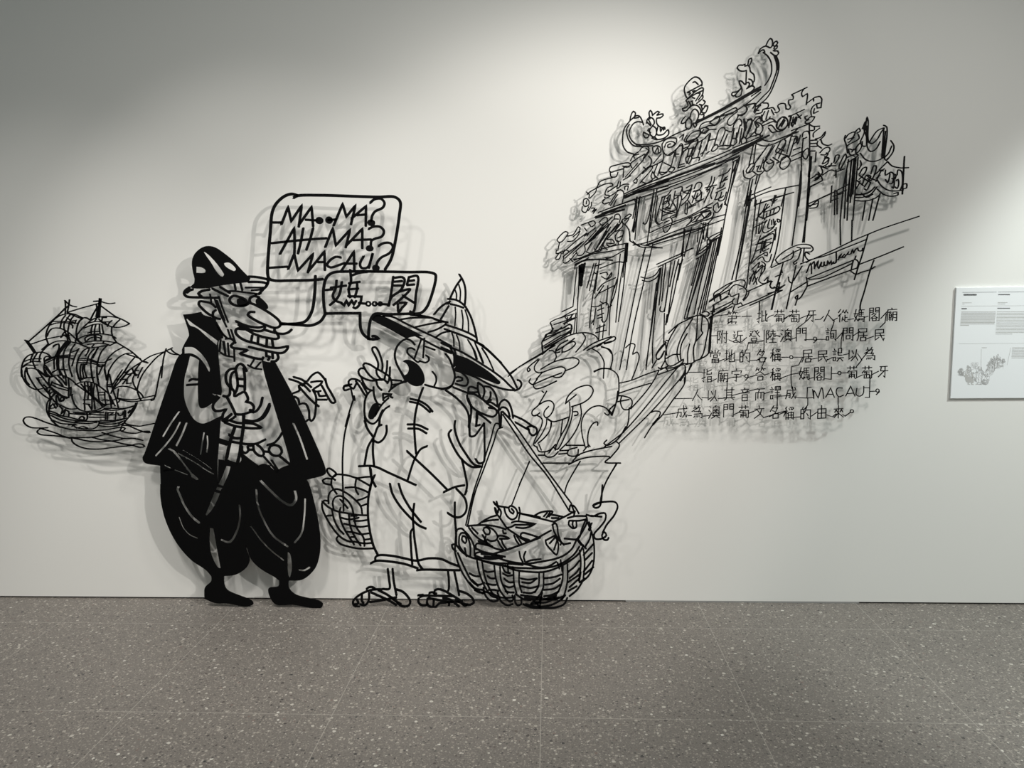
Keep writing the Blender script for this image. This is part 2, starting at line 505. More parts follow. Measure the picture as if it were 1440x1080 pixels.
WIDTH = 1.12
LINEWORK = """
> ship
w 1.5
@ mast
# 25 410 1/9
595,112 600,200 595,290
650,102 640,180 622,262
590,112 640,160 690,185 740,194
@ mast
90,615 150,700 200,775
120,628 180,705 222,770
82,615 130,630
@ mast
1030,85 1018,330
1050,90 1028,330
1040,90 1036,180
955,125 1020,122
990,160 1000,240 985,320
# 105 415 1/9
235,78 310,75 380,98 440,108 505,100
320,45 300,160 285,285
310,45 300,140
@ mast
# 150 480 1/9
750,92 735,140 712,240 690,465
690,315 650,500 610,705
745,120 790,102 828,82
805,95 850,140 930,180
750,120 820,160 900,170 930,178
@ rigging
# 25 410 1/9
640,175 430,370 130,635
595,210 470,340
620,265 800,210 1020,150
160,668 350,605 560,562 650,555
1015,185 960,270 915,360
# 105 415 1/9
290,140 230,240 195,310
320,130 420,205 520,275 600,310 690,360
@ rigging
# 150 480 1/9
455,250 560,185 735,130
455,252 500,262 520,275
@ sail
# 25 410 1/9
810,345 740,320 640,282 520,310 430,380 370,480 352,570 365,620 385,670
620,270 720,290 820,335
365,570 390,510 430,470 490,460 560,475 640,520 720,590 800,662
820,335 770,380 745,450 735,520 745,600
820,332 860,335 910,358
405,425 480,400 560,395 680,400 750,400
435,380 520,378 640,380 700,388
600,300 555,360 540,420 532,465
660,288 610,360 580,420 590,500 615,560 630,625
715,295 665,360 645,420 630,500 640,570 660,625
560,550 580,520 600,512
540,585 580,550 650,555 600,570
615,330 670,370
690,370 730,365
640,400 690,430 688,465
735,360 715,410
725,610 730,650
@ sail
# 105 415 1/9
25,505 80,435 150,365 220,310 300,280 390,270 500,278 600,310 690,362!
690,362 620,395 550,408 480,405 420,385 350,350 300,300
110,420 170,395 250,370 320,365
170,355 260,335 350,340 440,338
570,310 520,355 480,405
470,320 430,355 410,400
465,410 462,460 480,530 530,605
225,370 205,440 205,495
265,370 250,430 245,490
310,365 310,430 318,490
340,370 350,430 362,490
250,330 270,300
345,295 335,345
340,285 400,285
380,345 405,375
30,560 100,525 200,497 320,490 400,498 470,515 520,548
160,480 220,465 310,462
135,590 125,555 145,530 200,512 290,505 335,520 325,570
140,588 190,545 250,530 330,545
245,510 250,570
262,510 262,570
25,505 30,560 80,605
70,620 150,595 260,580 400,585 535,605
160,625 260,615 360,612 440,635
365,590 350,612
240,625 215,655
200,668 300,655 420,635
70,625 140,655 200,668
105,290 60,330 30,390 15,470 25,560
100,290 140,285 200,320
@ sail
# 25 410 1/9
265,890 280,800 330,730 400,670 470,635 560,622 660,635 750,655 830,685 900,715
600,640 540,720 500,800 490,880 495,990
640,640 570,720 520,800 510,870 520,1000 540,1060
660,645 600,720 575,790 570,860 575,960 610,1080
620,640 550,720 480,800 455,870 460,985
720,665 670,740 650,820 640,900 660,1000 685,1080
440,705 470,680 510,665 520,700 500,760 470,830
445,685 480,670
670,770 730,750 770,725
770,720 720,820 680,945
340,885 450,840 560,825 700,815
345,910 450,860 560,840 650,838 700,858
335,875 420,835 560,810 660,800
335,905 330,845 360,820 410,835
435,1020 500,990 560,988 620,992
300,735 380,665
# 25 520 1/9
400,235 388,160 400,100 460,75 540,68 620,95 700,150 740,190 810,240 950,340 1080,440
340,0 360,50 420,95
430,40 470,15
250,0 330,60 410,95
500,75 560,130 600,190
460,90 520,150 570,205
430,150 410,200 400,230
430,160 510,190 580,220 650,245
420,190 500,230 560,245 640,265
415,225 490,280 560,330 640,355
640,225 640,355
650,235 665,225 665,330
415,240 500,310 620,365
520,0 560,70 580,110
600,95 610,200
635,110 645,230
@ sail
# 25 410 1/9
190,790 130,810 80,860 50,930 40,1010 45,1080
190,785 250,770 310,770 370,790 420,835
195,780 165,840 155,900
240,780 210,830 185,880 200,930 220,970
60,895 130,865 200,852 290,852
70,940 130,905 200,885 285,890
55,960 110,930 180,935 250,930
# 25 520 1/9
45,0 50,70 100,170 170,230 230,250 310,238
85,60 100,140 140,190
# 25 410 1/9
105,960 88,1010 85,1080
110,980 160,970 230,985 290,1030 360,1080
105,960 120,1040 140,1080
# 25 520 1/9
110,20 150,110 230,235 330,330 400,370
230,100 300,200 400,320
235,105 300,95
265,135 250,110
240,0 320,110 400,210
260,10 380,90
# 25 410 1/9
335,910 325,980 345,1040 370,1080
335,925 380,980 430,1060
340,960 400,1030 440,1080
@ sail
# 105 415 1/9
180,665 110,700 60,770 35,830 20,920 40,1020 60,1080
300,655 260,720 215,790 200,880 210,980 230,1080
245,680 190,740 160,810 145,880
180,680 160,730 130,770
290,660 240,770 225,800
40,810 130,805 200,815 290,850 380,855
35,830 140,828 220,840 290,860
35,855 140,855 220,865 320,885 370,880
280,890 330,910 370,880
360,890 330,940 300,1005
80,870 65,930 75,1060
105,870 95,950 110,1050
125,870 120,950 150,1045
70,1055 150,1045 250,1040
405,640 340,710 300,800 280,900 280,1000 295,1080
620,655 500,720 420,800 385,870 375,960 390,1020 400,1080
465,805 400,835 380,850
# 105 520 1/9
20,0 40,90 75,160
70,130 140,105 250,98
205,0 215,90 235,160
275,0 280,90 305,200
380,0 395,80 410,120
@ sail
# 105 415 1/9
535,605 620,655 720,720 790,780 860,840 920,860
440,640 500,610 540,605
740,735 650,740 560,785 480,870 430,960 405,1060
650,745 740,775 830,805
755,790 690,865 640,950 580,1030 530,1080
860,835 780,885 700,940 640,1000 570,1080
820,870 780,930 750,985
# 105 520 1/9
415,120 405,220 420,280 440,340
425,60 410,130 400,90
435,55 460,160 480,250 520,370 550,485
430,0 420,60
640,0 560,110 475,235
600,0 540,90 470,200
415,190 465,190
420,210 460,215
690,0 620,90 560,160 480,245 455,300
570,130 630,120
@ sail
# 150 480 1/9
735,130 640,195 540,300 450,420 400,540 385,630 405,690 425,740
315,345 350,410 325,480 345,560 390,630
420,285 350,380 370,440
330,375 400,370
450,330 400,430 390,465
270,420 320,405 400,430
250,330 220,400 300,350
320,340 330,400 240,420
350,400 320,400 290,440
250,530 260,470 290,430
175,490 240,480 200,540
245,535 310,530
80,610 150,575 230,570 310,590 390,630 440,675 460,710
145,600 130,730
# 105 520 1/9
540,360 640,375 750,378 850,360 1010,325
550,372 640,395 740,405 850,390 970,375
1010,330 1000,375 970,390 960,378 1000,365
790,280 820,360 840,390
550,365 570,380 545,415
@ sail
# 105 520 1/9
0,190 60,165 130,152 210,160 280,190 350,240 430,310 450,350
-33,310 -37,340 -10,430 50,500 120,525 200,525 290,505 360,470 410,435
75,180 150,270 240,360 310,420 370,455
120,165 130,260 120,380 125,510
160,165 170,260 165,370
205,165 195,240 200,330
245,180 235,280 240,380 255,500
270,190 290,280 310,400 345,470
215,180 215,300 215,500
170,440 215,510
105,380 195,380
105,430 190,440
165,230 200,240 190,260
125,200 190,215
300,290 360,285
290,320 370,318
340,390 380,380 430,390
375,280 380,370 390,440
430,320 450,400 460,480
445,330 480,410 510,460
440,340 470,440
360,440 440,435
480,385 520,370
@ hull
# 25 520 1/9
400,370 370,420 360,500 380,570 430,640 500,710 540,730
410,380 395,450 390,530 400,590
415,385 400,310 440,280 470,300 430,340
410,335 450,390 480,420 560,460 640,495 740,495
320,190 360,230 340,250
380,220 360,260 380,280
400,250 390,300
455,300 430,340
485,320 480,380 500,440
500,330 530,400 570,395 590,360
550,350 530,380 560,390 580,365 550,350
400,500 420,450 470,430 500,460 470,480 420,490
440,430 480,490
520,460 560,500 545,560 600,500 570,590
600,510 640,530 640,590
390,520 470,545 540,580 640,600 760,630 850,640
395,550 480,575 560,610 700,640 860,655 1020,650
420,580 520,630 640,660 760,675 900,680 1000,665
440,640 540,680 660,690 740,700
640,690 690,700 730,730 800,745 870,750 960,745 1010,710 1030,665
640,700 720,690 680,720
740,740 820,720 880,740
700,540 860,545 1080,540
660,555 760,565 860,570
870,550 880,600 860,640
780,610 800,590 840,610 820,640 790,630
# 105 520 1/9
0,555 100,560 200,570
150,540 155,620 140,640
50,620 90,590 120,620 90,635
180,560 280,570 380,575
180,600 280,605 380,600
390,535 385,630
415,540 410,630
420,545 490,545 430,575 500,570
520,530 510,625
540,545 560,580 600,570 610,530
630,510 620,610
640,520 640,600
670,545 700,510 680,550 740,480
360,500 480,515 600,500 740,465
370,490 500,490 620,490 750,455
790,415 760,490 700,580 630,660 590,715
770,420 740,500 680,590
0,660 100,650 200,655 310,650
300,660 400,665 520,650 640,620
310,680 440,690 540,675 640,640
310,710 440,720 560,705 640,660
320,640 420,645 540,635 660,610
180,525 330,520 370,495
550,690 610,650
@ wave
# 25 520 1/9
375,735 280,738 160,730 90,690 65,640 90,605 150,598 230,620 360,670 520,720 660,755 800,768
510,720 420,640
310,742 260,760 240,790 280,820 360,830 500,840 660,865
# 105 520 1/9
60,765 200,772 350,765 480,745 600,730 635,745 610,770 570,770 590,735
570,772 440,800 340,830 210,855 50,860 -60,858
340,795 430,825 560,860 640,872 740,868 860,895
-40,862 60,882 180,905 320,912 440,905 560,890 630,868
210,855 330,885 470,905 620,940 740,960 830,985 880,970 850,945 780,940 700,960 560,975 440,990 300,1005 160,1000 60,975 10,950 -35,910 -45,865
630,680 700,700 820,715 900,700 1005,680
600,705 680,710 760,745 880,790 950,795 940,780 890,780 850,785 770,805 680,800 590,780
-450,740 -380,760 -250,800 -140,845 -60,870
> man
w 3.3
@ hat
# 250 340 1/9
f 390,52 480,75 590,150 700,240 800,350 880,430 915,462! 890,512! 700,532 560,552 430,575 400,588! 220,592 150,577! 205,525! 212,480 195,400 178,300 182,225 215,150 300,75
h 325,125 370,150 470,250 560,370 585,420 570,440 540,435 480,370 420,270 350,170
h 230,315! 300,325 350,360 350,385 310,395 230,390!
h 580,275 640,262 700,300 735,350 715,370 650,345 600,310
150,578 95,615 78,655 105,690 280,705 510,710
190,603 150,615 110,645
400,605 300,625 260,655 300,695
895,440 980,445 1080,462 1140,485 1125,550 1070,610 1020,665
890,508 990,508 1080,515 1130,530
w 2.6
715,530 730,610
790,525 815,615
855,580 1080,580
640,625 720,625 850,640 1000,660
930,615 1060,605
975,670 1050,650
w 3.0
530,570 660,650
430,590 530,640 635,690
@ ear
455,950 380,910 300,840 262,790 275,755 340,760 420,780 480,830
440,940 445,890 480,865
440,945 490,970 535,978
@ hair
w 2.0
405,660 425,790
515,690 560,830 635,1020
465,730 530,900 615,1080
490,740 540,870 590,1000
@ face
w 3.2
# 310 400 1/9
370,235 430,255 560,325 660,390 730,450 760,500 740,535 690,550 600,525 480,475 370,410 345,385 370,350 430,350
190,465 290,510 400,540 480,545 555,530
220,510 300,545 400,580 500,592 545,575 560,545 555,525
240,535 340,580 430,630 560,670 700,690 735,675 720,630 680,580 690,550
560,575 640,600 720,620 800,625 860,605 900,570
@ eye
360,235 320,262 240,275 160,255 115,215 115,180 160,145 225,155 300,185 345,235
f 215,180 280,182 330,230 340,262 270,278 215,258 205,215
@ eye
380,240 365,200 380,165 430,148 490,165
f 450,190 490,165 560,220 600,280 590,312 550,312 470,262 445,230
@ mouth
240,550 195,570 190,610 240,670 340,720 460,750 590,790 720,805 790,795 850,785 845,815 800,860 740,870 620,850 480,820 355,790
215,560 300,570
400,640 385,725
475,665 470,750
585,690 580,790
650,695 665,790
@ chin
165,740 130,775 150,800 240,815 335,835 250,875 330,905 440,935 530,950
530,950 540,920
575,850 580,905
655,865 660,940
715,870 730,930 700,970 640,975
570,905 620,920 600,960
@ beard
w 2.2
90,570 130,690
130,570 180,720
60,690 130,690 190,745
30,720 60,880
90,740 105,900
170,820 175,975
-5,860 60,900 170,920
@ goatee
430,940 375,1030
340,1020 420,1060 520,1075
510,980 440,1060
w 2.4
@ collar
# 230 430 1/9
640,160 660,230 720,330 800,410
660,210 740,350 790,400
780,420 850,415 910,470
720,430 705,580
760,450 780,620
@ cloak
f 257.2,442.2!p 270,441p 282.2,438.5!p 286,443p 298.9,447.2p 301.5,453p 306.7,464p 313.5,475p 308,478p 306.7,482p 306.7,501p 309,525p 311.7,550!p 310.6,556!p 297,553.4!p 306.7,560!p 296.3,568.5p 286,574.2p 281.4,573.5p 279.4,568.5p 278.2,553p 278.3,530p 279,515p 280,506.7!p 274,503p 266.7,500.5!p 262.2,518.9p 259.2,530p 258,548p 259,562p 263.9,576.3p 273,590.6p 283.3,595.7p 293.7,593p 302.8,588.6p 311,584.7!p 309.9,591.9p 308,617.8p 305.6,646!p 305.6,684!p 226,684!p 225,655!p 203,650.5p 200.3,643.7p 203,638p 232,552p 237.8,535.6p 246.7,508.9p 251,501p 256,496.7!p 255.7,492p 257.8,486.5p 265.8,472!p 265,466p
h 285,162 380,232 540,340 685,445! 670,500! 540,390 440,300 385,268 330,250 305,215
h 260,525! 320,522 380,530 480,610 550,710 585,800 575,838 525,755 460,672 400,625 340,602 260,605!
# 190 540 0.12963
k 20 475,300 390,420 300,570
k 20 485,415 420,540 330,660 220,780
k 24 555,425 510,540 445,670
k 20 745,530 725,650 707,765
k 20 780,565 785,650 775,740
h 345,705! 375,695! 425,720! 470,770! 540,870! 620,970! 680,1020! 685,1040! 660,1045! 605,1012! 592,975! 500,850! 400,735!
k 13 318,884 420,930 565,985
k 15 462,752 650,855 760,930 848,978
k 9 515,718 630,785 730,850 830,925
w 3.0
310,945 360,928 420,928
# 230 430 1/9
320,950 360,930 430,935
290,1005 350,1000 430,995
@ cloak
f 367.8,506!p 375,509p 386.7,509.4!p 411.3,555p 431.6,597.3p 458,662p 457,667p 431,675!p 418,690!p 400,690!p 393,663!p 407.4,655!p 407.4,649p 395.9,607.3p 385.6,573p 378.9,551p 371,523p
# 370 490 0.17593
k 18 240,600 290,710 350,885
@ hand
# 290 480 1/9
w 3.2
300,580 265,540 245,480 255,400 300,355 360,345
320,600 305,540 305,460 330,400 365,380
300,580 340,620 370,660
375,640 395,560 385,440 370,360 390,310 430,285 470,310 510,380
470,340 485,450 485,620
385,475 470,480
390,560 470,570
365,695 430,660 480,640 510,680 525,740 505,765 560,780 600,830 590,870 545,870
300,590 290,680 255,700 210,690
355,650 355,690 385,690
255,700 310,800 370,930
160,710 90,790 80,840 110,880 180,880 245,865 210,920 205,1000 240,980 320,920
120,690 160,720
370,925 460,925 560,895 620,890 680,820 710,710
545,880 600,900
490,1000 600,1010 690,970 750,890 800,790
@ cuff
# 290 570 0.12037
180,170 210,190 280,170 340,130
290,110 230,165
210,200 320,240 430,260 540,270 635,262 560,220 450,205
280,180 360,205 430,210
@ shirt
w 3.2
450,175 520,185 600,180 670,140 730,40 740,0
150,400 260,435
150,430 240,460
290,425 400,445 480,455 580,450 690,400
260,340 320,380 400,385
@ scabbard
w 4
435,120 430,260 410,400 390,560 360,680
330,260 290,380 260,500 235,620
w 3
220,640 300,670 360,690
@ belt
415,480 420,540 455,560 490,530 480,480
490,475 545,470
490,520 545,520
545,465 560,540 620,590 660,590 670,550 630,490 590,460
670,540 730,545
745,480 730,530 770,580 840,590 880,550 860,490 800,465 745,480
710,465 790,440 850,380 885,320
850,590 975,690
w 2.4
400,560 500,640 610,720
670,600 750,690 830,780
760,640 840,765
820,785 870,745 975,705
600,720 660,695 740,715
380,690 420,650 410,580 400,560
@ hand
# 370 490 0.17593
w 2.7
205,245 270,265 330,300 375,345
240,228 310,250 355,285 385,312
350,265 390,215 435,192 470,220 500,260
495,240 510,300 545,360 575,430 550,435 480,320 465,295
380,270 440,262 470,265 455,290 400,330 420,345 460,340
395,330 420,380 420,470 405,560 385,580 370,565 365,500 340,445 310,440 285,450
440,355 450,380 500,378
430,410 510,410
235,360 290,335 285,300 340,280
285,305 350,380 400,430 445,465
245,385 275,400 290,450
360,570 340,585
345,260 310,300
@ breeches
# 200 640 0.2129
f 225.2,681!p 306.3,681!p 306.9,646!p 318,648!p 334,653!p 340.5,648!p 341,641p 338.5,637!p 362,656.7!p 369.4,653.7!p 379,656!p 388,664.2!p 392,663!p 398,658!p 412,655!p 431,675!p 434.2,680.5p 444.9,720.9p 450.2,757p 449.1,780.5p 442.8,799.7p 425.7,815p 405.5,816.7!p 394,818!p 387.4,812.5p 366,799.7p 353.3,787p 347.5,772p 345.5,767p 346.8,774p 350.8,787p 346.9,797.6p 332,808p 315,810.3!p 297,810.3!p 289.4,801.8p 268,786.9p 246.8,761.4p 231.9,729.4p 225.5,699.6p
k 18 240,205 232,225 245,260 280,340 330,410 375,448
k 9 242,410 270,480 310,525 362,550
k 15 640,330 645,400 625,500 575,575 520,560
k 18 780,170 850,240 930,310 985,330 1015,290 1005,225
k 16 752,230 760,320 800,430 870,540 960,605
k 12 715,470 790,570 860,640 932,695
k 13 1075,290 1070,400 1050,520 1005,580
k 12 1035,760 1070,762 1105,742
h 445,480! 470,485! 490,600 518,750! 500,745 455,660 442,560
h 960,640! 975,650 988,750 975,812! 965,800 958,700
# 210 640 0.12963
h 835,115! 880,125! 860,200 800,335! 745,320! 780,250
h 730,345! 790,355! 770,390! 720,375!
h 705,400! 765,415! 735,490 680,590 620,660! 605,650! 650,540
@ shoe
f 296.5,806!p 315.2,806!p 315,821p 319.2,829.5p 354.4,845.4p 356,849.7p 346.9,853p 319,848.7p 302,848p 287.3,842!p 288.2,826p 296.9,817p
@ shoe
f 392,813!p 405.6,813!p 406.3,827p 415,835.9p 449.2,845.2p 453.8,849p 452.3,854.3p 440.6,855.2p 413,850.8p 387.4,849.9p 378.9,838p 377.5,827.5p 391.6,824.2p
> bubble
w 3.7
@ outline
# 340 260 0.2129
370,70 330,60 280,75 225,125 200,180 188,300 170,590 180,620 215,632 320,632 480,628 535,622
340,85 365,72 520,68 740,75 900,80 1010,80 1045,110 1040,200 1010,390 985,490 945,560
@ tail
485,600 480,720 460,840 420,900 370,915 250,920
550,855 520,900 460,928 380,925 250,915
w 3.2
@ lettering
200,248 260,248
260,262 305,145! 325,240! 395,135! 375,278
375,265 460,145! 470,275
420,230 500,235
605,270 665,125! 690,210! 750,135! 720,262
720,225 820,140! 818,272
570,232 625,228
760,200 820,195
845,120 875,95 920,92 942,120 930,150 880,175 860,205 855,240
f 485,235 495,215 520,212 537,228 535,248 515,260 492,252
f 550,232 560,212 582,208 600,225 598,245 580,258 558,250
f 828,250 835,232 855,228 878,240 878,262 855,272 835,265
@ lettering
195,385 290,375 420,362 560,352
250,458 345,285! 348,400 345,470
405,285 390,370 370,455
470,285 450,360 425,430
550,412 600,285! 620,400! 715,295! 685,415
685,405 795,290! 795,420
735,365 855,360
835,292 870,275 915,278 938,305 925,340 880,355 855,370 852,400
f 818,418 828,402 850,398 868,412 866,432 845,440 825,434
@ lettering
180,548 300,540
305,558 345,455! 370,565! 470,455! 435,580
435,575 545,440! 548,565
500,510 550,510
655,480 620,475 580,500 562,530 585,545 640,530 680,515
655,570 740,440! 742,560
680,520 760,520
805,470 780,520 790,548 830,545 865,450! 838,550
900,405 935,385 980,385 998,410 975,450 920,480 895,510 888,535
f 860,545 870,530 892,528 910,542 905,565 885,570 865,562
> bubble2
w 3.6
@ outline
550,850 540,780 540,680 560,610 600,580 700,572 880,572 1100,576 1240,578 1278,592 1280,625 1250,740 1220,810 1185,845 1140,852
550,850 650,848 780,848! 785,950 805,990 840,1015 870,1022
835,1020 840,940 855,880 880,852 960,855 1140,850
840,1018 880,1020 900,1015 880,1000 860,1000
w 3.2
@ lettering
550,695 600,690
585,680 690,665
625,630 620,680 600,735 620,765 660,780
660,640 645,720 620,760 580,795
715,560 720,640 705,690 715,745
720,600 780,580 830,575
760,640 760,690 745,745
705,650 780,640
700,690 770,685
700,735 790,738! 785,770 770,800 750,815 735,808
655,780 675,795! 690,765! 705,795! 725,765! 740,790! 755,765
770,780 820,785
885,785 965,790
w 2.2
820,785 828,772 845,775 850,788 838,800 825,796 820,785
862,785 868,774 885,775 892,788 880,799 867,796 862,785
902,785 908,774 922,776 928,788 915,798 906,795 902,785
w 3.2
@ lettering
1000,605 985,720 970,800
1000,615 1060,610 1075,625 1068,665
1002,640 1060,635
1000,665 1065,665
1105,605 1090,660
1105,610 1155,600 1165,615 1150,720 1135,835 1120,842 1110,835
1100,635 1140,630
1090,662 1140,658
1065,670 1045,700 990,740 965,800
1040,705 1110,690 1060,745 1000,795
1060,730 1140,780
1040,780 1085,780 1060,810 1035,840 1030,785
> fisherman
w 2.5
@ straw_hat
# 515 435 1/9
f 75,140! 65,95 85,65 130,60 210,85! 350,150 480,215 620,285 730,345! 660,340 600,345 550,355 510,372! 440,335 300,255 180,195
75,75 95,60 300,62 600,65 700,80 820,105 920,140 1030,165
560,70 800,100 900,135 940,150
210,80 330,95 500,180 700,275 900,370 1080,470
430,305 490,345
620,330 900,480 1080,560
430,130 560,110 720,105 810,108
620,225 780,190 980,155
780,290 880,260 990,200 1010,180
880,355 940,310 1010,285 1060,280
w 2.7
# 610 380 0.12037
295,45 340,120 365,200 370,300 360,420
320,100 270,170 230,240 190,330
160,335 250,345 320,380 370,425
190,395 260,410 350,440
160,400 190,360
0,520 60,450 120,400 180,370
0,570 80,595 165,610
80,575 130,490 175,415
370,425 430,540 470,660 500,790 505,830
130,635 300,690 420,740 490,780
120,685 300,750 400,790 500,840 585,885
500,840 600,910 700,1000 790,1085
w 1.9
290,165 310,240 305,365
245,225 265,280 262,345
250,430 255,520 245,650
325,465 340,580 335,690
365,460 400,580 405,725
210,730 230,800 235,890
265,755 295,840 305,930
395,810 450,900 500,1050
480,850 520,950 570,1080
560,905 610,980 660,1080
w 2.6
# 620 480 1/9
0,20 130,80 250,130 400,215 550,310 700,410 800,490 880,570 930,610
0,75 150,140
f 200,170! 330,215 480,300 640,410 750,510! 755,525 735,545 600,500 440,440 280,390 165,350! 195,300
160,365 300,400 450,460 600,540 720,585 850,615 930,620
420,0 540,65 680,190 820,350 900,460 965,590
w 1.9
350,0 430,130 460,230
440,40 500,170 540,280
520,90 600,220 670,375
w 2.6
965,490 1000,500 1020,545 990,600 930,625
120,85 165,180 165,320
165,90 190,180 190,310
@ head
# 515 435 1/9
510,370 440,410 380,490 360,580 380,680 430,780 490,890
515,375 570,400 615,450
740,955 850,985 960,1005 1050,985 1085,960
# 620 480 1/9
55,155 110,230 145,320 175,430 165,500 130,570 80,600 0,605
w 2.3
# 515 435 1/9
835,785 880,850 885,910 860,970
@ eye
700,370 660,480 610,620
735,365 728,480 718,615
620,515 570,490 525,500 520,550 580,610 655,670 680,650
750,580 790,610 790,650 750,675 680,655
745,470 870,515
@ mouth
f 460,660! 490,640 560,645 640,690 700,760 735,850 735,920 700,965! 630,975 560,950 500,900! 470,840! 510,820 535,780 535,730 510,690
440,790 470,840
@ hair
# 620 480 1/9
w 2.6
165,365 250,390 320,450 345,510 320,560 260,560 180,535
180,465 220,450 270,470 270,490 200,505
150,580 250,620 340,655
345,600 370,575 460,600
470,520 465,580 480,660 500,710
350,600 345,640 440,645 470,640
475,525 540,580 550,650 530,720
550,570 620,580 680,650 710,740 715,830
520,720 570,760 610,740 630,680 625,640
600,740 640,745
@ hand
335,660 420,670 520,730 600,800 700,870 705,915 660,955 560,930 440,870 370,800 335,730 330,680
580,790 620,770 720,830
600,840 680,855 710,880
380,800 380,930 365,980 350,1080
455,890 450,970 445,1080
460,910 540,960 630,1035
# 490 530 0.16667
1010,180 1035,260 1030,350 1015,430
1090,300 1080,400
1020,330 1022,450 1025,500 1060,500 1110,440 1145,390
1070,415 1110,405
1145,390 1150,650
@ hand
# 480 480 1/9
w 2.5
460,350 465,280 430,190 390,110 395,80 430,75 460,110 500,210 520,300 515,370
275,300 290,280 350,290 440,345 540,400 610,455 635,530 625,600 600,640
275,310 330,400 420,480 520,490
300,345 240,345 215,380 230,430 310,480 400,500 520,480 580,520
250,450 280,530 330,600 390,625
440,360 450,420 500,480
580,245 575,350 555,430 545,480
615,325 610,430 595,510 580,535
440,500 460,570 510,620
405,575 410,660 430,740 470,800 490,800
525,665 530,750!
525,665 630,670! 620,700 650,715
540,720 570,700 600,690
640,490 760,500
650,550 720,540 800,505
640,600 680,560 740,530 820,500
240,510 180,480 120,480 90,510 100,560 150,600 190,530
100,560 40,570 25,590 40,620 100,605
25,590 35,565 130,545
180,500 240,590 290,670 320,700
250,520 300,610 330,670
370,625 330,670 300,740 290,870 300,960 340,1020 400,1045 450,1010 490,940
600,715 540,770 490,830 450,900 420,950
610,820 560,850 520,900 490,970 470,1080
f 440,780 475,820 470,870 430,940 400,985 360,985 340,960 345,900 370,840 400,795
295,960 310,1080
@ shirt
# 490 530 0.16667
w 2.8
135,370 160,440 210,510
205,520 165,590 135,740
210,520 205,620 215,750
215,510 250,420 280,405
320,410 320,470 290,530 250,555 215,540
260,400 265,330 290,280
630,90 600,170 570,280 555,400 560,530 570,650
490,625 560,690 700,820 830,950
665,585 610,610 560,690 530,770 500,870
85,755 210,755 350,815 570,915
800,975 900,930 980,915
815,110 900,170 970,240 1010,310 1018,400 1022,490
900,370 895,430 930,550 990,650 1060,740 1130,760
870,445 845,480 880,580 950,690 1040,760 1110,760
1070,690 1100,730 1140,720 1150,650
955,690 980,800 1000,920 985,990
355,105 420,60 490,38
520,185 600,205 660,240 710,295
515,210 600,230 690,300
495,402 580,405 670,445
500,437 590,440 660,478
@ trousers
# 490 680 0.1759
180,0 160,100 155,250 170,380 195,490 235,575
330,0 350,80 410,180 500,280 560,335 620,362
400,0 430,90 500,210 580,310
525,160 515,260 525,420 540,530 560,640 595,690
520,360 500,380 500,520 510,650
850,150 850,260 860,400 860,490
790,235 840,265 890,270 930,240 945,190 930,120 860,40
945,60 930,90
175,640 220,620 330,625 450,645 555,680
215,625 215,590 240,575 350,580 450,600 540,618 640,600 740,605 820,640 890,665
545,695 590,690 890,695
# 490 530 0.16667
180,760 195,860 230,930
220,830 200,870 180,960
@ leg
# 490 800 0.125
440,0 455,120 460,225 380,228
495,0 510,150 540,300
@ leg
1120,30 1130,150 1125,240 1105,270
1190,30 1220,170 1245,300
@ sandal
w 2.8
530,230 610,260 670,320 695,370 680,410 640,425 580,410 540,370 480,320
200,230 230,208 270,208 300,230
380,232 280,235 180,265 90,320 50,370 60,410 120,430
90,340 110,390 70,400
150,290 150,360 170,390
230,270 230,340 210,390 180,410 130,400
240,375 350,360 450,340 540,322
250,265 350,310 450,355 540,410
330,240 430,290 540,370 590,400
@ sandal
1245,250 1330,280 1400,340 1410,380 1370,405 1300,395 1200,350
780,300 840,295
790,330 785,370 810,405 870,410 890,390
800,320 840,305 980,305 1170,310
905,275 940,265 990,285
965,285 970,245 1010,230 1080,250 1150,290 1280,370
890,330 885,400 930,430 980,430 1020,390 1100,380 1160,370
960,340 955,420
900,330 1000,350 1130,380 1130,415
1060,330 1150,350 1200,390 1245,425
1150,375 1250,375 1310,415 1340,400
@ carrying_pole
# 640 540 0.18519
w 2.6
340,330 335,250 330,190 345,140 375,120 405,140 430,200 440,260
340,200 350,180 380,180 400,200 415,250
345,330 350,260 350,210
360,210 420,270
445,240 520,275 600,330
455,290 560,350
560,345 550,330 580,320 615,335 620,370 590,392 565,370 560,345
@ rope
w 2.0
345,310 310,300 270,420 200,640 140,820 80,1075
360,330 330,340 290,450 220,640 150,830 95,1075
@ rope
360,230 440,350 560,530 700,700 870,970
405,250 500,380 640,580 780,770 885,910
@ rope
# 480 480 1/9
115,580 150,740! 110,860 70,1000 50,1080
160,690 170,750
# 440 480 0.27778
185,370 160,470 150,580 150,700 155,860
> basket
w 2.25
@ rim
# 620 680 0.18056
120,530 95,510 85,480 110,475 160,530 220,570 300,595 380,620 480,640 560,655 650,660 800,660 900,640 980,600 1040,550 1080,490
265,575 320,600 420,620 520,625 640,635
500,640 560,670 700,690 800,690 900,660 1010,600 1080,540 1110,480
480,650 500,690 540,700
520,630 525,700
560,650 565,690
# 730 690 0.15748
525,430 560,480 600,520
340,640 360,700
370,620 385,720
520,440 555,490
@ weave
# 620 680 0.18056
110,540 140,640 200,750 260,820 330,860
130,540 180,650 240,760 290,800
280,600 300,700 350,820 400,880 440,890
320,610 340,720 390,840 450,910
330,810 350,880 400,920 440,915
415,640 430,750 470,850 540,920 565,900 555,870
460,650 470,760 520,860
440,850 470,920 520,950 560,940
565,690 570,780 590,860
610,690 610,780 630,850
575,870 580,930 600,950 625,940 625,890
765,700 760,800 730,850
800,700 795,820 760,880 700,940
950,640 945,760 900,860 820,900
985,630 985,760 960,870 940,910
1080,520 1090,620 1075,760
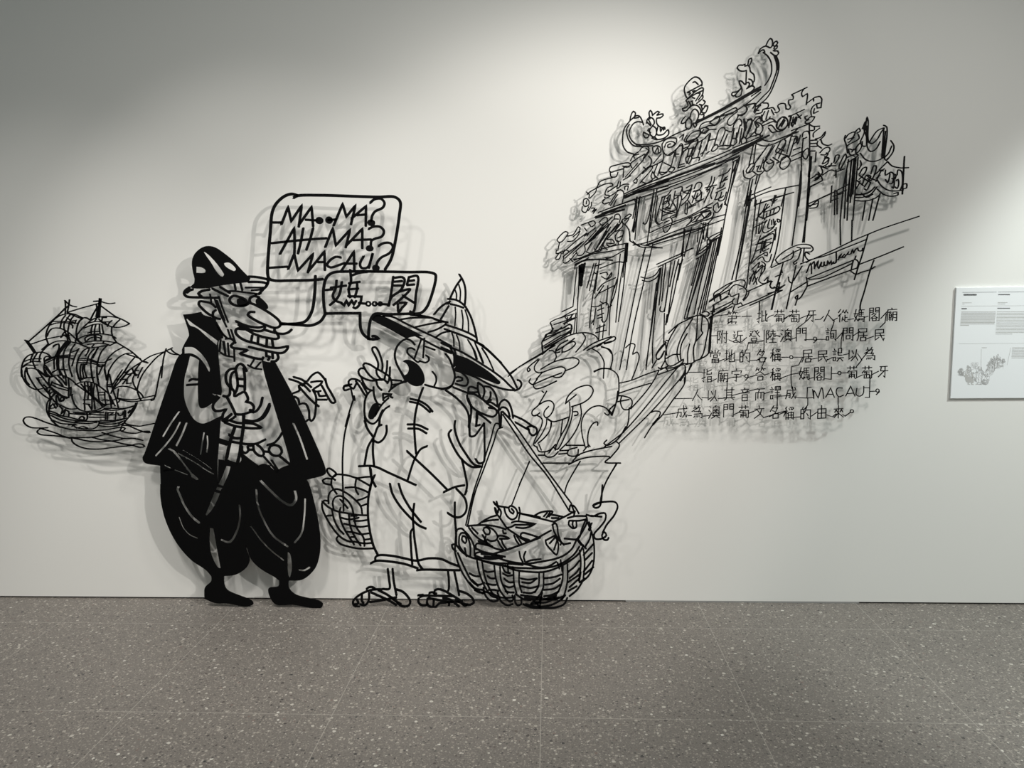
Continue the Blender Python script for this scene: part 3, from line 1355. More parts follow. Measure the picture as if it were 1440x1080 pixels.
1110,510 1120,620 1110,740
1090,690 1080,770 1120,740
220,700 260,720 300,725
340,680 360,690 410,685
240,750 290,790 340,775
360,720 390,740 420,740
220,770 270,820 330,830
350,780 400,790 430,790
260,830 300,850 340,850
370,830 420,830 450,840
480,700 520,720 560,715
490,740 530,770 570,770
480,790 530,810 570,800
500,840 540,850 570,850
620,740 680,750 750,740
630,770 700,775 740,745
620,800 700,815 760,800
640,850 700,855 740,840
620,870 700,880 790,890
800,740 880,730 940,710
810,790 870,780 930,740
800,830 880,820 930,790
800,880 860,870 920,840
800,900 870,900 920,890
990,690 1040,650 1080,600
1000,740 1050,700 1080,660
990,770 1080,710
1000,810 1080,740
990,840 1060,800
1120,500 1160,430 1170,380
1110,560 1190,470
1120,600 1180,540
1110,690 1180,600
1120,710 1190,650
1140,300 1180,400 1195,520 1185,640 1150,720 1100,765
1100,770 1060,830 1000,880
985,890 960,940 900,965 800,970 700,965 640,940
700,940 760,930 790,850
780,880 770,970
900,870 860,910 800,930 720,920
650,890 720,900 830,900 900,880
820,900 900,900 950,880
330,840 400,860 470,890 560,890
580,860 640,900 700,910
720,910 770,960
660,940 740,960 850,950 930,910 970,870
@ knot
1010,220 1040,230 1020,170 1040,180 1075,235
1000,210 1010,170 1040,180
1035,255 1045,215
880,300 1000,240 1040,215
@ fish
1130,250 1140,290 1100,380 1060,435 1020,510 960,560 900,585 780,610 660,625 500,600 390,555
410,550 500,520 620,480 740,430 860,365
960,430 1070,430 1100,350 1130,280
985,270 1050,255 1130,255
1000,290 1080,290 1130,280
1000,290 995,320 1030,350 1055,340 1055,300
1030,290 1025,320 1035,345
870,320 880,370 920,440 960,480
865,325 890,310 905,330 915,400 950,470 1010,465
815,440 820,470 860,520 900,555 915,470 890,410
815,445 890,405
845,470 890,420
880,520 910,430
940,460 930,480
610,530 620,580 640,615
660,530 645,570 655,610
660,615 700,600 780,590
520,620 660,630 760,655 830,650 900,610
@ fish
# 630 690 0.12037
530,130 560,170 700,200
530,130 580,190 620,250 610,310
565,125 585,190
545,200 560,260 590,300 640,370 690,440 790,510 920,600
550,200 580,260 590,210
655,190 670,260 700,310 750,340 800,310 810,250 780,200 730,180 710,200 720,240 760,270 770,250 740,210
830,195 840,250 825,345
820,260 900,280 1020,300 1080,315
740,375 800,360 920,375 1020,390! 960,420 880,440 790,430
780,400 880,400 980,400
690,435 740,425 780,400
345,405 420,350 500,310 570,290
390,370 480,350 590,340
# 620 680 0.18056
730,250 780,225 870,220 840,260
800,260 830,225
820,270 850,225
840,240 900,250 950,260
860,270 920,270
600,230 700,255 800,280 880,300
@ fish
# 630 690 0.12037
220,415 340,405 450,405 560,420 680,455
240,430 300,510 370,570 450,610 520,660
275,430 350,505
410,470 420,440 450,430 490,470 480,510 440,510 415,470
450,420 530,460 580,540 560,580 500,590 450,570
400,515 460,620
440,530 425,590
580,550 590,530 660,535 710,560 600,565
580,580 610,640 650,690
620,570 650,640 690,690
640,465 650,500 680,500
350,590 470,640 560,680 650,700
320,640 340,620 440,635 520,655
330,680 420,720 520,740
320,640 330,690
770,520 800,590 830,630
800,530 840,590 860,625
850,510 870,495 960,515 1050,545
850,510 850,540 950,580
840,550 930,600
530,740 700,690 850,635 1000,580 1080,550
@ fish
100,480 110,455 160,445 190,470
95,480 85,600 80,720
130,540 150,500 200,500 240,570 260,660 260,760
130,540 130,640 180,720 220,770
160,570 170,535 200,540 215,590 200,615 170,590 160,570
195,670 210,750
195,475 250,540 300,640 310,760
315,750 330,730 420,720 500,740 600,760 670,775
385,740 500,750 640,775
420,770 540,780 640,780
310,760 400,790 520,800 600,790
@ whisker
# 730 690 0.15748
600,215 660,230 720,205 770,205 770,260 720,330 670,390 680,430 740,430 780,400 760,370 740,400 760,440 790,440 800,420
640,225 740,235
745,-50 720,140 680,155 660,135 690,115 780,100 860,105 880,140 850,220 780,310 745,380
625,280 640,330 625,360
650,290 620,350
> rearbasket
w 2.2
@ rim
# 445 640 0.12963
60,500 120,560 220,610 320,630 440,650 550,655
130,500 80,495 60,520 65,590 110,690 180,800 260,890 340,935 400,945
130,530 130,440 160,390 220,370 300,400 400,470 480,560 495,640
185,590 175,510 200,460 260,445 330,490 380,560 400,640
@ weave
165,590 190,700 240,800 295,860
245,610 260,700 300,800 410,975
350,640 360,750 400,860 480,985
405,650 430,780 510,900 520,990
110,660 170,655
265,680 350,700 460,680
370,660 440,660
400,715 480,715 550,705
295,745 400,770 480,780 555,770
320,830 400,840 480,860 570,850
370,890 420,890
520,920 585,910
400,940 520,960 600,955
240,875 215,910 250,960 330,990 450,1015 620,1015
255,480 340,580
260,570 250,610
w 2.3
635,215 600,300 570,430 555,560 560,700 585,850 625,1000 665,1080
590,150 605,270 645,345
@ fish
w 2.2
115,150 140,145 215,210 170,240 115,180 115,150
65,275 100,255 165,260
65,275 80,305 160,325
170,240 160,290 165,340 220,425
170,250 205,275
170,245 200,215 270,212 350,225 440,250 520,240 600,235
440,255 520,300 580,335
430,260 420,330 430,390 455,430
310,355 400,350 480,370 570,410
435,495 500,475 555,450
480,555 550,530
> temple
w 1.6
@ finial
# 1020 50 0.12963
440,110 470,50 490,30 510,45 510,110 490,130
360,190 380,145 440,112 490,130 510,110
360,195 390,160 420,155 430,185
520,110 530,75 560,60 570,75 555,100 530,115
530,140 540,115 565,110 560,135 535,150
520,160 540,165 570,165 580,185 565,210 540,215 490,180
410,180 460,220 495,280 505,350 500,410 470,480 430,540
530,215 555,290 560,370 540,440 510,520 480,590 410,660 330,745
555,220 580,290 580,370 560,450 530,530 490,620 440,690 340,770
545,220 570,290 572,370
@ finial
190,320 150,320 130,350 160,380 205,385 230,375
190,320 215,310 215,330 245,320 265,340 275,390 310,420 315,490 300,510
245,320 260,255 285,245 285,275 265,320
230,380 225,530
210,530 180,495 155,490 155,520 175,560 120,610 80,615 70,640 90,655 180,570 180,610 165,650 120,665 110,650
210,530 250,505 265,520 240,570
255,470 285,480 300,530 260,550
230,575 300,545 318,565 290,600
@ finial
# 860 130 0.12037
w 1.7
215,330 230,260 255,220 280,240 260,300
220,325 290,270 325,275 350,310 375,380
265,300 320,290
370,350 310,340 260,360 220,420 205,480 230,550 280,600 340,615
210,370 180,420 180,490 210,570 260,620 340,630 480,620
215,330 150,420 130,530 135,620 180,690 260,720
290,610 430,605 560,575 640,540
@ finial
450,310 440,230 455,210 470,225 480,270
480,265 540,220 560,230 530,260
530,265 600,250 605,265 570,295 530,300 525,340 540,380 590,410 620,405 625,430
410,360 420,310 450,290 490,310 500,360 480,385
430,310 465,380
415,345 460,390
440,420 425,440 460,470
375,460 370,490 400,530 430,520 440,500 375,465
480,385 520,420 525,480 500,520 460,500 445,440 480,390
540,400 530,490 600,490 660,435 670,480 620,530 530,550 470,530
570,400 575,455 600,410 610,440
500,515 530,545
@ finial
# 940 90 0.12037
215,395 190,330 190,270 250,190 310,150 360,165 395,220 390,255
285,215 310,205 350,240
220,330 280,300 390,240
210,420 240,390 330,310 400,275 410,300 330,340 220,410
220,330 260,340 240,360
280,320 310,310 290,330
205,420 230,480 200,510 165,520 175,545 210,545
410,290 400,350 350,420
330,340 370,340 320,430
400,360 405,390 330,460
405,420 430,440 400,480 360,470
260,440 280,430 280,475 300,470
280,390 310,400
215,545 240,510 290,480 340,485 380,540 370,590
255,620 270,560 310,525 350,560 350,620 310,690 290,690
420,490 460,490 430,570 390,560 440,480
385,590 415,590 400,640 350,650
200,610 165,650 150,690 180,690 230,640
245,620 210,660 205,740 240,760 270,720 270,660 240,625
290,700 310,740 330,710 320,690
380,470 400,540
235,430 260,480 250,510
@ ridge
w 2.6
330,675 600,540 900,365 1080,265
w 1.5
330,690 620,545 1000,330 1080,290
970,375 1080,300
480,690 510,660 600,615 760,560 920,460 1080,330
0,860 100,810 210,765
# 860 130 0.12037
640,540 760,480 880,430
660,530 740,490
@ roof_tile
# 940 90 0.12037
w 1.5
360,760 380,710 430,680 510,660 560,615 600,610 590,660 540,710 490,690
610,600 700,550 790,510 805,550 760,590 700,650 690,700 730,715 800,640 820,600
640,640 680,600 760,570
640,590 690,600
810,590 860,600 915,550 910,500 880,480
900,490 960,470 1020,460 1000,560
1010,570 1040,520 1080,480
1005,540 1060,540
370,760 430,740 470,760 430,810 380,790 370,760
430,740 470,720 560,710 620,640
400,810 470,770 560,760
550,900 600,760 650,740 665,770 600,940
690,820 640,940
760,790 720,960
670,770 740,790 770,700 830,640 860,680 850,720
770,750 750,860
840,710 800,860
860,750 830,930
740,870 790,870 800,910 760,950 720,940
800,800 790,880
880,640 890,760 860,880
870,870 930,660 970,650 980,690 900,870
850,880 880,850 915,880 910,910 860,930 850,880
1010,680 1060,630 1080,640
1010,680 1060,720 1020,760 1020,810 1080,830
960,840 1010,790
920,870 960,850 1040,830
590,960 640,950 720,955
600,990 680,990 730,960
0,1060 100,990 150,930 170,950 160,1040
130,860 180,820 160,880
90,990 80,1080
210,880 280,800 370,780 360,830 280,900 220,910 210,880
190,940 260,920 330,860
170,990 240,960
330,870 350,910 290,1000 270,1080
240,1000 220,1080
400,880 360,1000
430,860 490,810 490,840 420,1010 390,1080
480,830 440,1010
360,910 440,860
480,890 560,870
500,1010 540,950 575,945 575,980 520,1020 500,1010
440,1050 480,1020
550,890 540,950
160,1060 200,1000 280,980
# 860 130 0.12037
590,610 620,560 690,530 760,540 750,600 700,640
620,640 640,590 700,570 740,590 710,630 660,640 660,610 690,600
590,600 600,680 640,730 690,730 790,630 830,620 830,660
830,600 820,720 780,870
740,700 700,850
760,720 790,720
690,870 660,910 700,930 740,880 690,870
790,850 850,830
770,880 860,860
870,560 880,570 980,540 1010,550 990,620
880,500 850,560 870,580 1000,530 1080,430
830,690 870,670 930,590 1000,560
870,760 920,740 940,760 900,830 870,800 870,760
960,630 880,830
1000,590 950,740
950,770 1030,760 1020,800
1050,620 1010,750
1040,720 1070,700
480,640 520,620 570,640 575,690 530,720 490,700 480,640
510,700 540,640 550,700
330,680 360,640 420,630 440,660 380,750 370,770
220,800 260,730 320,690
270,770 260,740 320,720
400,650 440,680 420,720 370,780
240,880 220,840 300,770 390,720
430,740 470,790 440,870 360,950
160,990 310,820 300,830
180,1000 370,790
250,1040 450,860 480,870 330,1060
280,1000 300,1020 290,1060 260,1050
370,870 410,900
420,880 520,840 600,790 610,700
490,830 580,720
540,830 500,960 540,1000
600,800 540,970
460,980 480,930 510,990 480,1010 460,980
610,820 700,860
560,930 640,930 690,880
350,1040 410,1060 500,1000
550,930 590,960 650,930
130,860 210,870
# 810 170 0.12037
390,580 400,540 470,515 620,490 640,510 600,540
390,580 410,600 470,580 550,560
400,600 410,650 470,650 490,600
560,530 550,660
565,540 600,540
430,660 280,710 240,780 160,830 130,860
240,780 230,830 160,905
120,830 155,860 150,900
250,780 330,740 420,730 430,755 370,780 340,860 390,870
370,830 490,750
330,890 350,900 520,800
310,930 340,910 310,950 330,970 390,950
385,980 470,850
400,990 480,870 490,860
440,990 470,920
480,810 540,810 560,850 540,960
500,700 480,790 510,770 520,710
550,690 640,640
480,790 560,740 620,740
570,800 570,770 610,760 600,810
w 1.5
90,920 120,905 150,930 150,980 110,1000 85,980 90,920
125,930 120,970
75,1000 70,1050 110,1070 150,1000
180,950 180,990 140,1050
180,1020 220,1020 190,1060 240,1030 200,1080
@ eave
w 1.6
# 810 170 0.12037
570,850 800,740 960,680 1080,630
570,870 800,770 1080,670
560,890 800,800 1080,700
w 2.4
570,900 820,790 1080,690
w 1.5
590,880 840,810 1080,760
480,990 800,880 1080,790
260,1070 500,980 690,910
300,1080 580,980
320,1085 570,1030
# 890 210 0.13889
w 1.5
0,410 300,280 600,160 860,60 1000,0
0,440 350,310 640,190 900,80 1070,0
w 2.8
240,350 520,240 830,140
w 1.5
0,460 300,345 600,240 900,120 1080,30
240,400 560,290 860,170 1080,60
250,430 560,310 900,160
# 1030 150 0.12963
0,450 200,370 330,310
0,480 250,370 330,320
0,510 220,410 320,360
0,530 160,450 260,390
w 2.4
20,490 250,380 400,310
w 1.5
310,350 400,375 500,350 660,280 730,220
260,400 340,425 430,410 560,350 700,270
640,260 820,190
560,330 720,270
@ roof_tile
# 1020 50 0.12963
w 1.5
720,640 890,560
720,640 740,660 735,690 690,700 690,740 710,770 690,800 660,790
860,570 830,620 840,660 890,630 880,750
660,800 650,740 610,735 570,760 590,810 560,835 540,830
540,810 520,780 470,790 410,800 400,830 330,850
410,730 465,735 465,775 420,800
340,800 390,730
230,750 320,740 300,790
320,840 330,790
890,730 930,700 970,670! 1030,660 1050,690! 1040,780! 1000,785! 990,740! 1030,730
960,710 960,680
990,740 950,770 930,820 935,860
970,790 960,840 1010,820
940,880 970,880 930,940 870,950 870,930 910,910
890,870 865,880 880,910 940,870
690,880 860,800
710,880 690,1000
730,990 770,900 760,960
780,850 820,900
790,890 830,860
740,880 720,980
560,980 580,910 640,880 680,920 670,980 610,1020 560,1000 560,980
580,990 640,900
610,990 650,920
400,980 530,930 550,940
400,950 500,900 560,940
400,880 430,820
440,910 470,810
395,860 410,930 470,910 490,880
530,860 500,800
470,980 500,970 570,1040 640,1020
470,1000 510,1050 560,1040
320,930 390,960 410,1010 370,1070 330,1060 340,1000 320,940
205,900 230,1000 200,1060
240,910 290,905 240,1060
300,930 330,890 380,880 390,930
135,870 210,840 240,800 220,760
# 1030 150 0.12963
540,110 590,130 600,190 540,260 480,220 490,170 540,110
500,230 560,130
530,210 570,140
610,100 640,100 610,210
690,110 660,170 690,160 700,110
640,170 640,200
830,180 870,210 950,210
840,260 890,250 890,215
880,330 880,290 950,230
900,350 960,330 1010,270 1000,310 950,360
960,350 980,400 1040,420 1080,405
930,370 920,410 970,450
760,330 770,280 820,265 840,310
770,350 810,330
850,365 920,360
850,400 920,395
850,430 920,430
650,280 650,320 700,320 710,360 660,410
690,330 710,400 740,310
590,510 640,320
620,540 680,340
560,350 580,370 560,420 470,520
530,360 470,480
580,400 500,560
440,420 360,560
400,400 240,620
460,420 340,610
470,490 530,510 620,540
500,450 560,480
640,540 770,480
640,590 760,540
660,470 740,440
520,620 540,560 600,540 630,580 600,650 550,680 515,650 520,620
540,580 600,530
440,550 510,600 480,610
410,570 450,600 430,660 370,700 340,670 350,600 380,570
370,600 400,620 440,600
280,560 320,510
200,620 240,620 220,690 160,720 150,700 200,620
170,720 230,640
120,690 130,760 190,780 250,740
220,700 290,740 350,680 330,660
290,640 270,700 320,700
340,570 300,680
260,650 300,640
780,560 760,510 820,450 830,500 800,570 780,560
850,480 900,480
910,490 900,600
950,500 1000,450 1050,440 1060,470 1010,520 960,520
1000,540 1050,560 1020,600 980,620
1000,560 1040,510 1020,500
1010,650 1060,650 1080,610
960,650 980,710 920,790
940,640 1000,660
900,740 930,730 940,770 900,800
850,780 900,750
890,800 960,750 980,800
# 1130 150 0.14815
w 1.5
400,270 390,300 410,370
400,300 430,260 490,240 470,290 420,310
490,240 530,205 540,230 510,250
520,260 530,300 430,360 410,380
430,340 480,290
560,210 590,140 580,210
410,380 420,440
500,390 540,345 555,370 520,430 500,440 500,390
430,400 440,450 490,470
440,400 480,410 520,360
460,430 480,400
415,480 500,450 520,460 420,530
290,530 310,460 340,460 330,500 300,540
340,590 340,560 400,450 410,470 350,600
240,560 310,560
180,540 210,490 240,490 230,540 180,570
160,560 230,590
180,650 260,600 300,610
310,600 310,670
290,655 310,640
140,620 160,650 110,680
@ finial
540,330 570,270 590,200 605,100 615,130 620,330 650,350 700,310 740,240 770,200
600,180 610,390 640,425 690,400 730,330
570,200 620,340
630,330 700,230 760,200
760,175 790,190 770,480
765,200 745,480
780,230 760,470
755,330 760,400
540,440 590,500 660,520 730,500 760,480
530,350 560,330 560,370 590,375
830,320 860,370 850,430 800,500
840,370 810,440 770,490 790,510 800,490
720,600 800,520
800,520 840,560 920,580 1000,578
w 1.8
960,470 950,650 940,830
w 1.5
@ roof_tile
540,510 550,550 520,600
530,640 570,580 600,575 590,620 530,690
540,700 530,730 500,780
560,740 600,650 640,660 620,700 580,760
580,780 600,790 640,720
640,640 670,560 690,560 690,600 640,700 610,680
530,650 590,690 640,720
510,700 570,750
600,650 640,680 700,700
670,650 740,600 760,610
690,710 740,610 770,590
730,650 690,680
780,600 780,650 820,630 800,720 780,690
800,640 830,620 860,640 840,730 820,730
840,680 860,690 855,770 840,760
870,690 880,650 870,640
880,700 900,690 905,740 890,775 870,760
890,650 900,600 930,610 940,740 920,790
940,740 980,730 980,770 940,780
700,690 740,750 800,790 870,800 950,790
700,780 760,830 830,850 900,835 900,815 860,825
490,830 560,835 630,810 680,760
485,860 560,860 640,830 700,760
490,890 580,895 680,870 720,840
500,840 600,820 650,790
550,820 600,860 660,830
@ roof_tile
# 770 260 0.12037
w 1.5
110,640 160,580 210,545 240,560 220,600 170,660 130,670 110,640
220,600 300,580 360,490 380,500 370,540 300,605
230,660 290,655 350,600 380,540
140,670 120,770
105,760 100,800 150,790 180,770
90,860 150,785 160,800 130,870 95,870
170,800 340,650 460,560
180,810 200,760 250,780 190,830
180,840 400,670
200,860 420,660
180,900 200,915 250,890 340,790
190,840 180,890
300,800 420,690 570,530
260,860 300,900
390,470 500,430 540,420 560,450 520,490
480,450 510,490
430,500 460,540
430,600 560,500
460,690 560,570 690,430
480,670 700,450
510,650 720,460
460,600 480,570
600,440 650,390 690,380 700,410 640,470 610,450
570,740 700,500
560,760 740,490
590,770 720,560
620,760 690,620 820,450
550,740 560,780 620,770 640,740
340,780 350,820 400,820 440,770 430,700
450,780 500,800 560,780
460,770 520,670
690,640 820,500 880,400
740,560 830,460
700,500 780,400 830,400
780,390 790,350 830,340 850,370 840,440
760,370 700,430
870,410 880,480 780,550 790,530 870,430
900,380 960,340 980,350 900,420
880,400 950,390 900,470
790,600 830,540 880,530 880,590 840,660 800,650 790,600
820,620 880,590
830,690 820,650
890,450 930,490 960,560 960,650
700,640 760,640 780,680 690,680
690,690 720,720 800,690
640,700 700,760
w 2.2
480,660 650,500
440,700 560,610
600,700 690,540
w 1.5
@ eave
310,880 440,830 600,760 740,720 930,680
300,870 420,850 500,820
310,910 480,820 700,780 910,740
330,940 480,850
w 2.2
320,930 440,880 580,870 760,880
w 1.5
550,380 700,330 910,230
560,370 740,300 920,240
670,850 730,850 900,760
680,865 740,850
560,390 900,290
@ column
# 770 260 0.12037
320,930 320,985
915,680 880,1080
930,680 900,1080
940,680 925,900
1020,180 1040,240 990,540
1050,140 1000,550
1070,140 1020,640
960,650 1040,700 1080,710
# 890 210 0.13889
40,480 0,700
75,475 10,840
215,410 160,840 145,950
245,400 180,790
180,660 165,840
210,440 155,700 130,755 105,750 110,735
250,470 230,730 260,760 300,740
0,930 60,980 160,995 300,998
1020,130 980,370 930,560
1055,110 1000,370 940,660 910,830 860,1075
1060,70 850,150
930,530 950,570
# 790 320 0.18519
500,120 440,440 410,720
490,130 475,400 430,715
510,10 520,100
635,150 560,480 490,830 440,1080
695,110 620,430 540,780 490,1080
720,420 640,1080
w 1.5
# 1030 150 0.12963
230,410 180,640
255,410 230,610
195,780 160,960 130,1080
220,790 185,960 160,1080
170,970 190,970
300,740 240,950 250,990 240,1080
270,740 250,840
750,540 745,860 720,1080
770,340 750,540
835,180 840,400 835,860 815,1080
850,550 825,760
860,540 850,700
# 980 240 0.22917
315,130 270,440 215,670
335,120 240,670
365,180 305,720
330,190 285,440 240,670
545,110 490,480 455,590
640,0 620,200 585,460
690,0 660,440
695,100 680,220 650,440
310,150 320,180 350,170
310,180 340,185
# 1130 150 0.14815
70,470 50,760 20,1080
50,930 30,1080
430,500 380,780 350,1080
410,600 390,1060
455,510 430,830 415,1080
460,500 415,900
480,490 445,910
500,480 470,830
520,480 490,830 470,1080
w 3
490,500 450,850
w 1.5
590,890 560,1080
660,870 620,1080
730,820 660,1080
270,750 260,910
300,790 295,1025
320,800 320,1020
280,850 380,820
270,890 330,870
@ lintel
w 1.5
# 890 210 0.13889
170,845 400,740 560,680 810,540
300,800 480,730 720,620 800,590
0,970 150,940 400,840 560,780 720,720 935,660
150,970 400,880 700,790 920,710
900,830 780,890 760,920
890,880 780,935
100,1080 130,990
530,810 490,1080
595,790 520,1080
440,1080 600,1000
# 790 320 0.18519
600,130 760,155
720,280 1000,155
730,300 930,205
880,260 900,290 920,240
640,130 930,30 1080,0
695,130 900,70 1060,10
600,375 650,385 710,360 745,310
610,400 660,410 720,380 745,340
930,0 920,200 880,400
980,20 930,220
# 1030 150 0.12963
200,960 420,870
180,1010 400,920 745,845
250,1060 660,930
580,890 530,1080
850,870 980,800
835,1050 1080,935
0,600 60,570 80,545 50,550 0,580
80,550 0,850
60,580 0,720
# 1130 150 0.14815
60,760 180,700
50,920 250,830 420,740
60,950 140,890 130,950 60,965
50,940 130,920
320,830 410,790
310,620 390,590
@ door
# 790 320 0.18519
w 1.5
755,300 700,640 640,1050
770,280 740,590
w 2.6
752,310 720,480
w 1.5
750,600 745,630 770,640 810,440
790,270 760,560
830,260 800,500 780,640
860,250 820,450
890,240 850,400 800,720
900,270 840,560 790,740
780,650 775,880
800,660 790,740
740,360 700,760 690,900 690,1030
# 890 210 0.13889
720,740 640,1080
740,740 680,1000 655,1060
770,740 730,930
760,890 780,930 770,980 700,1040 650,1070
790,940 680,1030
# 790 320 0.18519
1105,90 1100,180 960,640
1130,90 1130,130 1080,200 1020,240
1060,220 1000,430 930,690
1080,210 950,690
1040,230 985,440
1140,110 1060,400 1005,660
1160,100 1110,340 1030,660
1175,90 1120,360 1050,650
1195,80 1100,500 1070,650
1215,0 1170,250 1085,640
1130,100 1215,40
1140,110 1210,65
1040,0 1030,110
1070,0 1080,90
1110,0 1105,80
@ plaque_lettering
# 890 210 0.13889
w 1.5
290,490 340,470 370,440 390,410
300,480 260,620 240,730 270,760
330,470 310,540 290,720
360,480 340,540 300,560
340,500 380,460 360,550
300,550 350,520 370,560 330,600
310,600 430,640
280,610 340,640 440,610
w 2.6
340,590 380,600
w 1.5
380,590 420,500
400,520 440,600
430,420 420,500 490,450
420,400 500,380 480,450
430,470 490,470 440,690
460,480 430,680 400,690
380,680 430,660
290,680 360,650 400,650
300,720 380,690 400,730 350,830 320,840 310,810
320,740 370,720
500,380 510,430 580,450
540,390 600,360 540,470 500,510
520,430 600,400
590,410 560,500 490,570
540,540 530,650 545,655 555,540
560,520 590,560
620,400 650,340 690,335 700,360 660,420 620,420
610,430 680,410 690,440 620,500 600,470
640,430 600,540
660,440 640,520 700,510
570,580 720,500
550,600 640,560
700,430 690,510
800,270 790,330 750,400
830,280 820,330 790,380 750,430
740,410 780,410 750,480
730,390 850,360
780,420 720,540
820,380 790,470 800,500
870,270 960,230 990,190
920,250 890,340 880,390
940,280 910,330 960,270
880,340 960,300
850,400 910,380 930,340
840,440 940,390
860,430 830,510
880,480 870,520 920,510 950,430
900,430 890,490 920,470
840,510 870,500
820,570 860,540 870,590 905,550 890,600 850,640 820,620 820,570
700,600 730,590 790,590
w 2.4
690,640 780,620
w 1.5
570,700 600,690 570,750 540,775 640,690
620,690 780,620 790,660 680,720
600,740 720,700 780,640
640,720 700,660 720,690 780,650
740,720 810,680 820,640
690,750 740,760 820,690
@ couplet_lettering
# 1040 260 0.12963
w 1.4
160,220 350,160
390,135 590,80
235,160 225,200 190,400
385,110 350,230
400,110 370,200
410,155 370,180 330,160
290,200 250,290 200,350
310,210 270,290
330,230 210,330 180,390
260,300 400,250
270,260 260,360
300,300 290,350
340,280 330,330
360,260 430,235 440,255 410,300 280,360 270,380
370,300 380,260
200,340 260,360
250,370 400,300
160,460 300,390
190,400 180,530
220,420 205,530
250,400 240,470 215,530
300,380 270,430 250,500
330,370 310,430 310,470 360,460 400,420
410,370 440,380 440,400 415,400 410,370
350,380 350,430
370,370 375,430
390,390 370,460 270,520 250,500
380,480 395,520 385,600
400,460 385,560
210,600 370,500
230,550 190,660 160,760 120,850
220,600 370,530 360,640 330,740
170,650 350,580
200,640 340,620
250,610 230,740
270,620 250,720
290,590 270,690
180,720 240,690
240,700 360,620
260,720 320,690
200,780 300,730 300,770 270,760
200,810 250,780 280,830 320,830 350,750
120,860 200,780
130,920 220,840 200,900 250,870 230,970
110,1020 180,930 140,1050
150,930 170,1000 190,1080
180,960 260,880 280,900 220,1000 210,1040 250,1070 330,1050
200,1000 150,1080
270,1040 310,1000 300,1060
340,1040 360,1050
240,830 280,860 270,920
130,1000 110,1080
@ couplet_lettering
# 790 320 0.18519
w 1.5
115,300 100,450 85,600
135,290 130,400 110,800
w 4.5
140,290 140,420
155,280 145,440
w 3
175,270 150,400
w 1.5
260,270 210,480
245,270 190,460
285,250 250,500
260,290 300,280
245,340 260,350
290,310 430,260 470,265
290,350 340,340 350,360
300,370 340,390 380,340 375,370 340,400
270,480 310,430 410,380
250,540 320,440
280,500 400,440
350,440 340,590
400,440 370,590 360,820
380,590 350,610
230,600 270,600 330,570 350,580 340,700 320,720 300,700
300,590 310,720
260,610 240,740
270,630 320,610
270,670 320,650
270,690 310,680
225,730 250,690
210,760 230,560 270,330
260,770 330,740
255,800 340,780
290,740 280,850
320,730 310,840
445,200 410,480 370,590
290,560 320,580
420,390 400,460
@ balustrade
# 790 320 0.18519
0,640 85,600
0,680 110,620
10,730 100,690
45,680 40,730
75,660 70,700
0,770 50,740 75,740 75,770 40,800
0,820 60,790
@ balustrade
1120,560 1200,500 1296,420
1130,640 1296,560
1160,520 1160,560
1160,520 1200,500 1210,530
1140,670 1296,600
1200,510 1210,550 1260,520
1155,590 1160,640
# 980 240 0.22917
@ balustrade
# 710 440 0.20833
320,90 305,70 330,50 470,5
310,70 320,110
480,0 465,140
460,10 400,80
400,20 430,60
330,80 480,30
270,170 290,140 400,100 440,75 450,110 440,140
250,200 270,170
260,190 430,100
250,230 380,150
250,200 250,240 260,270
270,240 400,170
30,410 150,330 340,220
20,430 80,380
@ balustrade
# 970 380 0.09722
w 1.5
350,410 350,340 440,270 600,180 740,140 800,155 800,210 780,250
280,460 420,370 580,280
330,510 560,380
385,355 440,350 450,420
560,360 590,270 660,210 790,250 825,300 815,360 770,430
580,340 600,380 660,360 710,340 700,420 690,480
720,275 760,265
620,480 620,440 650,410
340,650 560,520 620,480 660,500 740,470
740,470 760,500
650,510 620,600
350,510 320,640
360,610 340,580 330,640
860,310 840,370 780,440
830,310 990,240 1150,170 1180,165 1160,220 1190,260 1230,240
700,540 990,420 1300,270 1370,215
870,510 1050,430 1340,290
1010,460 1010,580
1240,340 1190,570
1330,0 1280,180 1250,300
1300,180 1290,280
1440,380 1400,560
# 1080 320 0.12037
40,470 200,395
180,410 150,520
85,575 160,545
160,490 170,530
0,620 40,640 25,680 45,710 130,690
40,960 90,740 150,520
140,640 120,750
100,720 200,670
0,770 170,730
330,440 300,580 215,950
240,575 250,630 280,650
400,450 300,620
270,750 450,640
450,580 460,680 430,740 380,820 340,840 320,820 350,790 345,830 320,910
380,425 500,380 750,270 1000,150 1180,75 1329,15 1770,-133
480,380 700,320 900,240 1150,140
460,600 1000,380
480,605 620,590 800,510 985,420
460,685 960,500 1050,470
970,510 1030,545 1100,520 1200,490 1255,455
1000,380 985,440 975,500
1010,370 1040,380 1060,410 1040,480
1030,330 1015,375
1170,85 1100,330 1070,420 1010,610
1070,430 1200,380 1329,330 1587,224
1240,380 1190,520 1130,740 1080,910 1080,960
845,-90 850,205
985,-90 980,150
@ balustrade
85,380 150,310 280,230 400,195 500,210 530,250 510,280 440,285
90,380 120,420 200,395 280,360 300,310 295,270
170,370 300,290 390,245 340,230
400,240 500,240
425,240 410,400
390,260 350,370 300,410 310,430 340,410
490,310 440,290 435,330 480,390
450,410 480,390 520,370
@ signature
w 1.6
450,530 500,420 510,460 510,540
510,430 540,400 545,480
545,470 590,390 580,450 595,480
595,480 630,400 620,450 650,450 660,400
660,400 660,440 690,440 700,390 715,420
715,430 740,390 745,430 770,400
800,290 795,410 770,420
820,380 860,310 830,350 870,350
900,310 870,340 890,350 915,320
920,320 950,280 930,310 960,310
970,310 990,260 1000,290
1000,300 1030,250 1050,240 1060,270 1100,270 1110,240
@ steps
# 850 470 0.14815
w 1.5
140,465 250,440 400,380 520,340
140,560 290,510 440,465
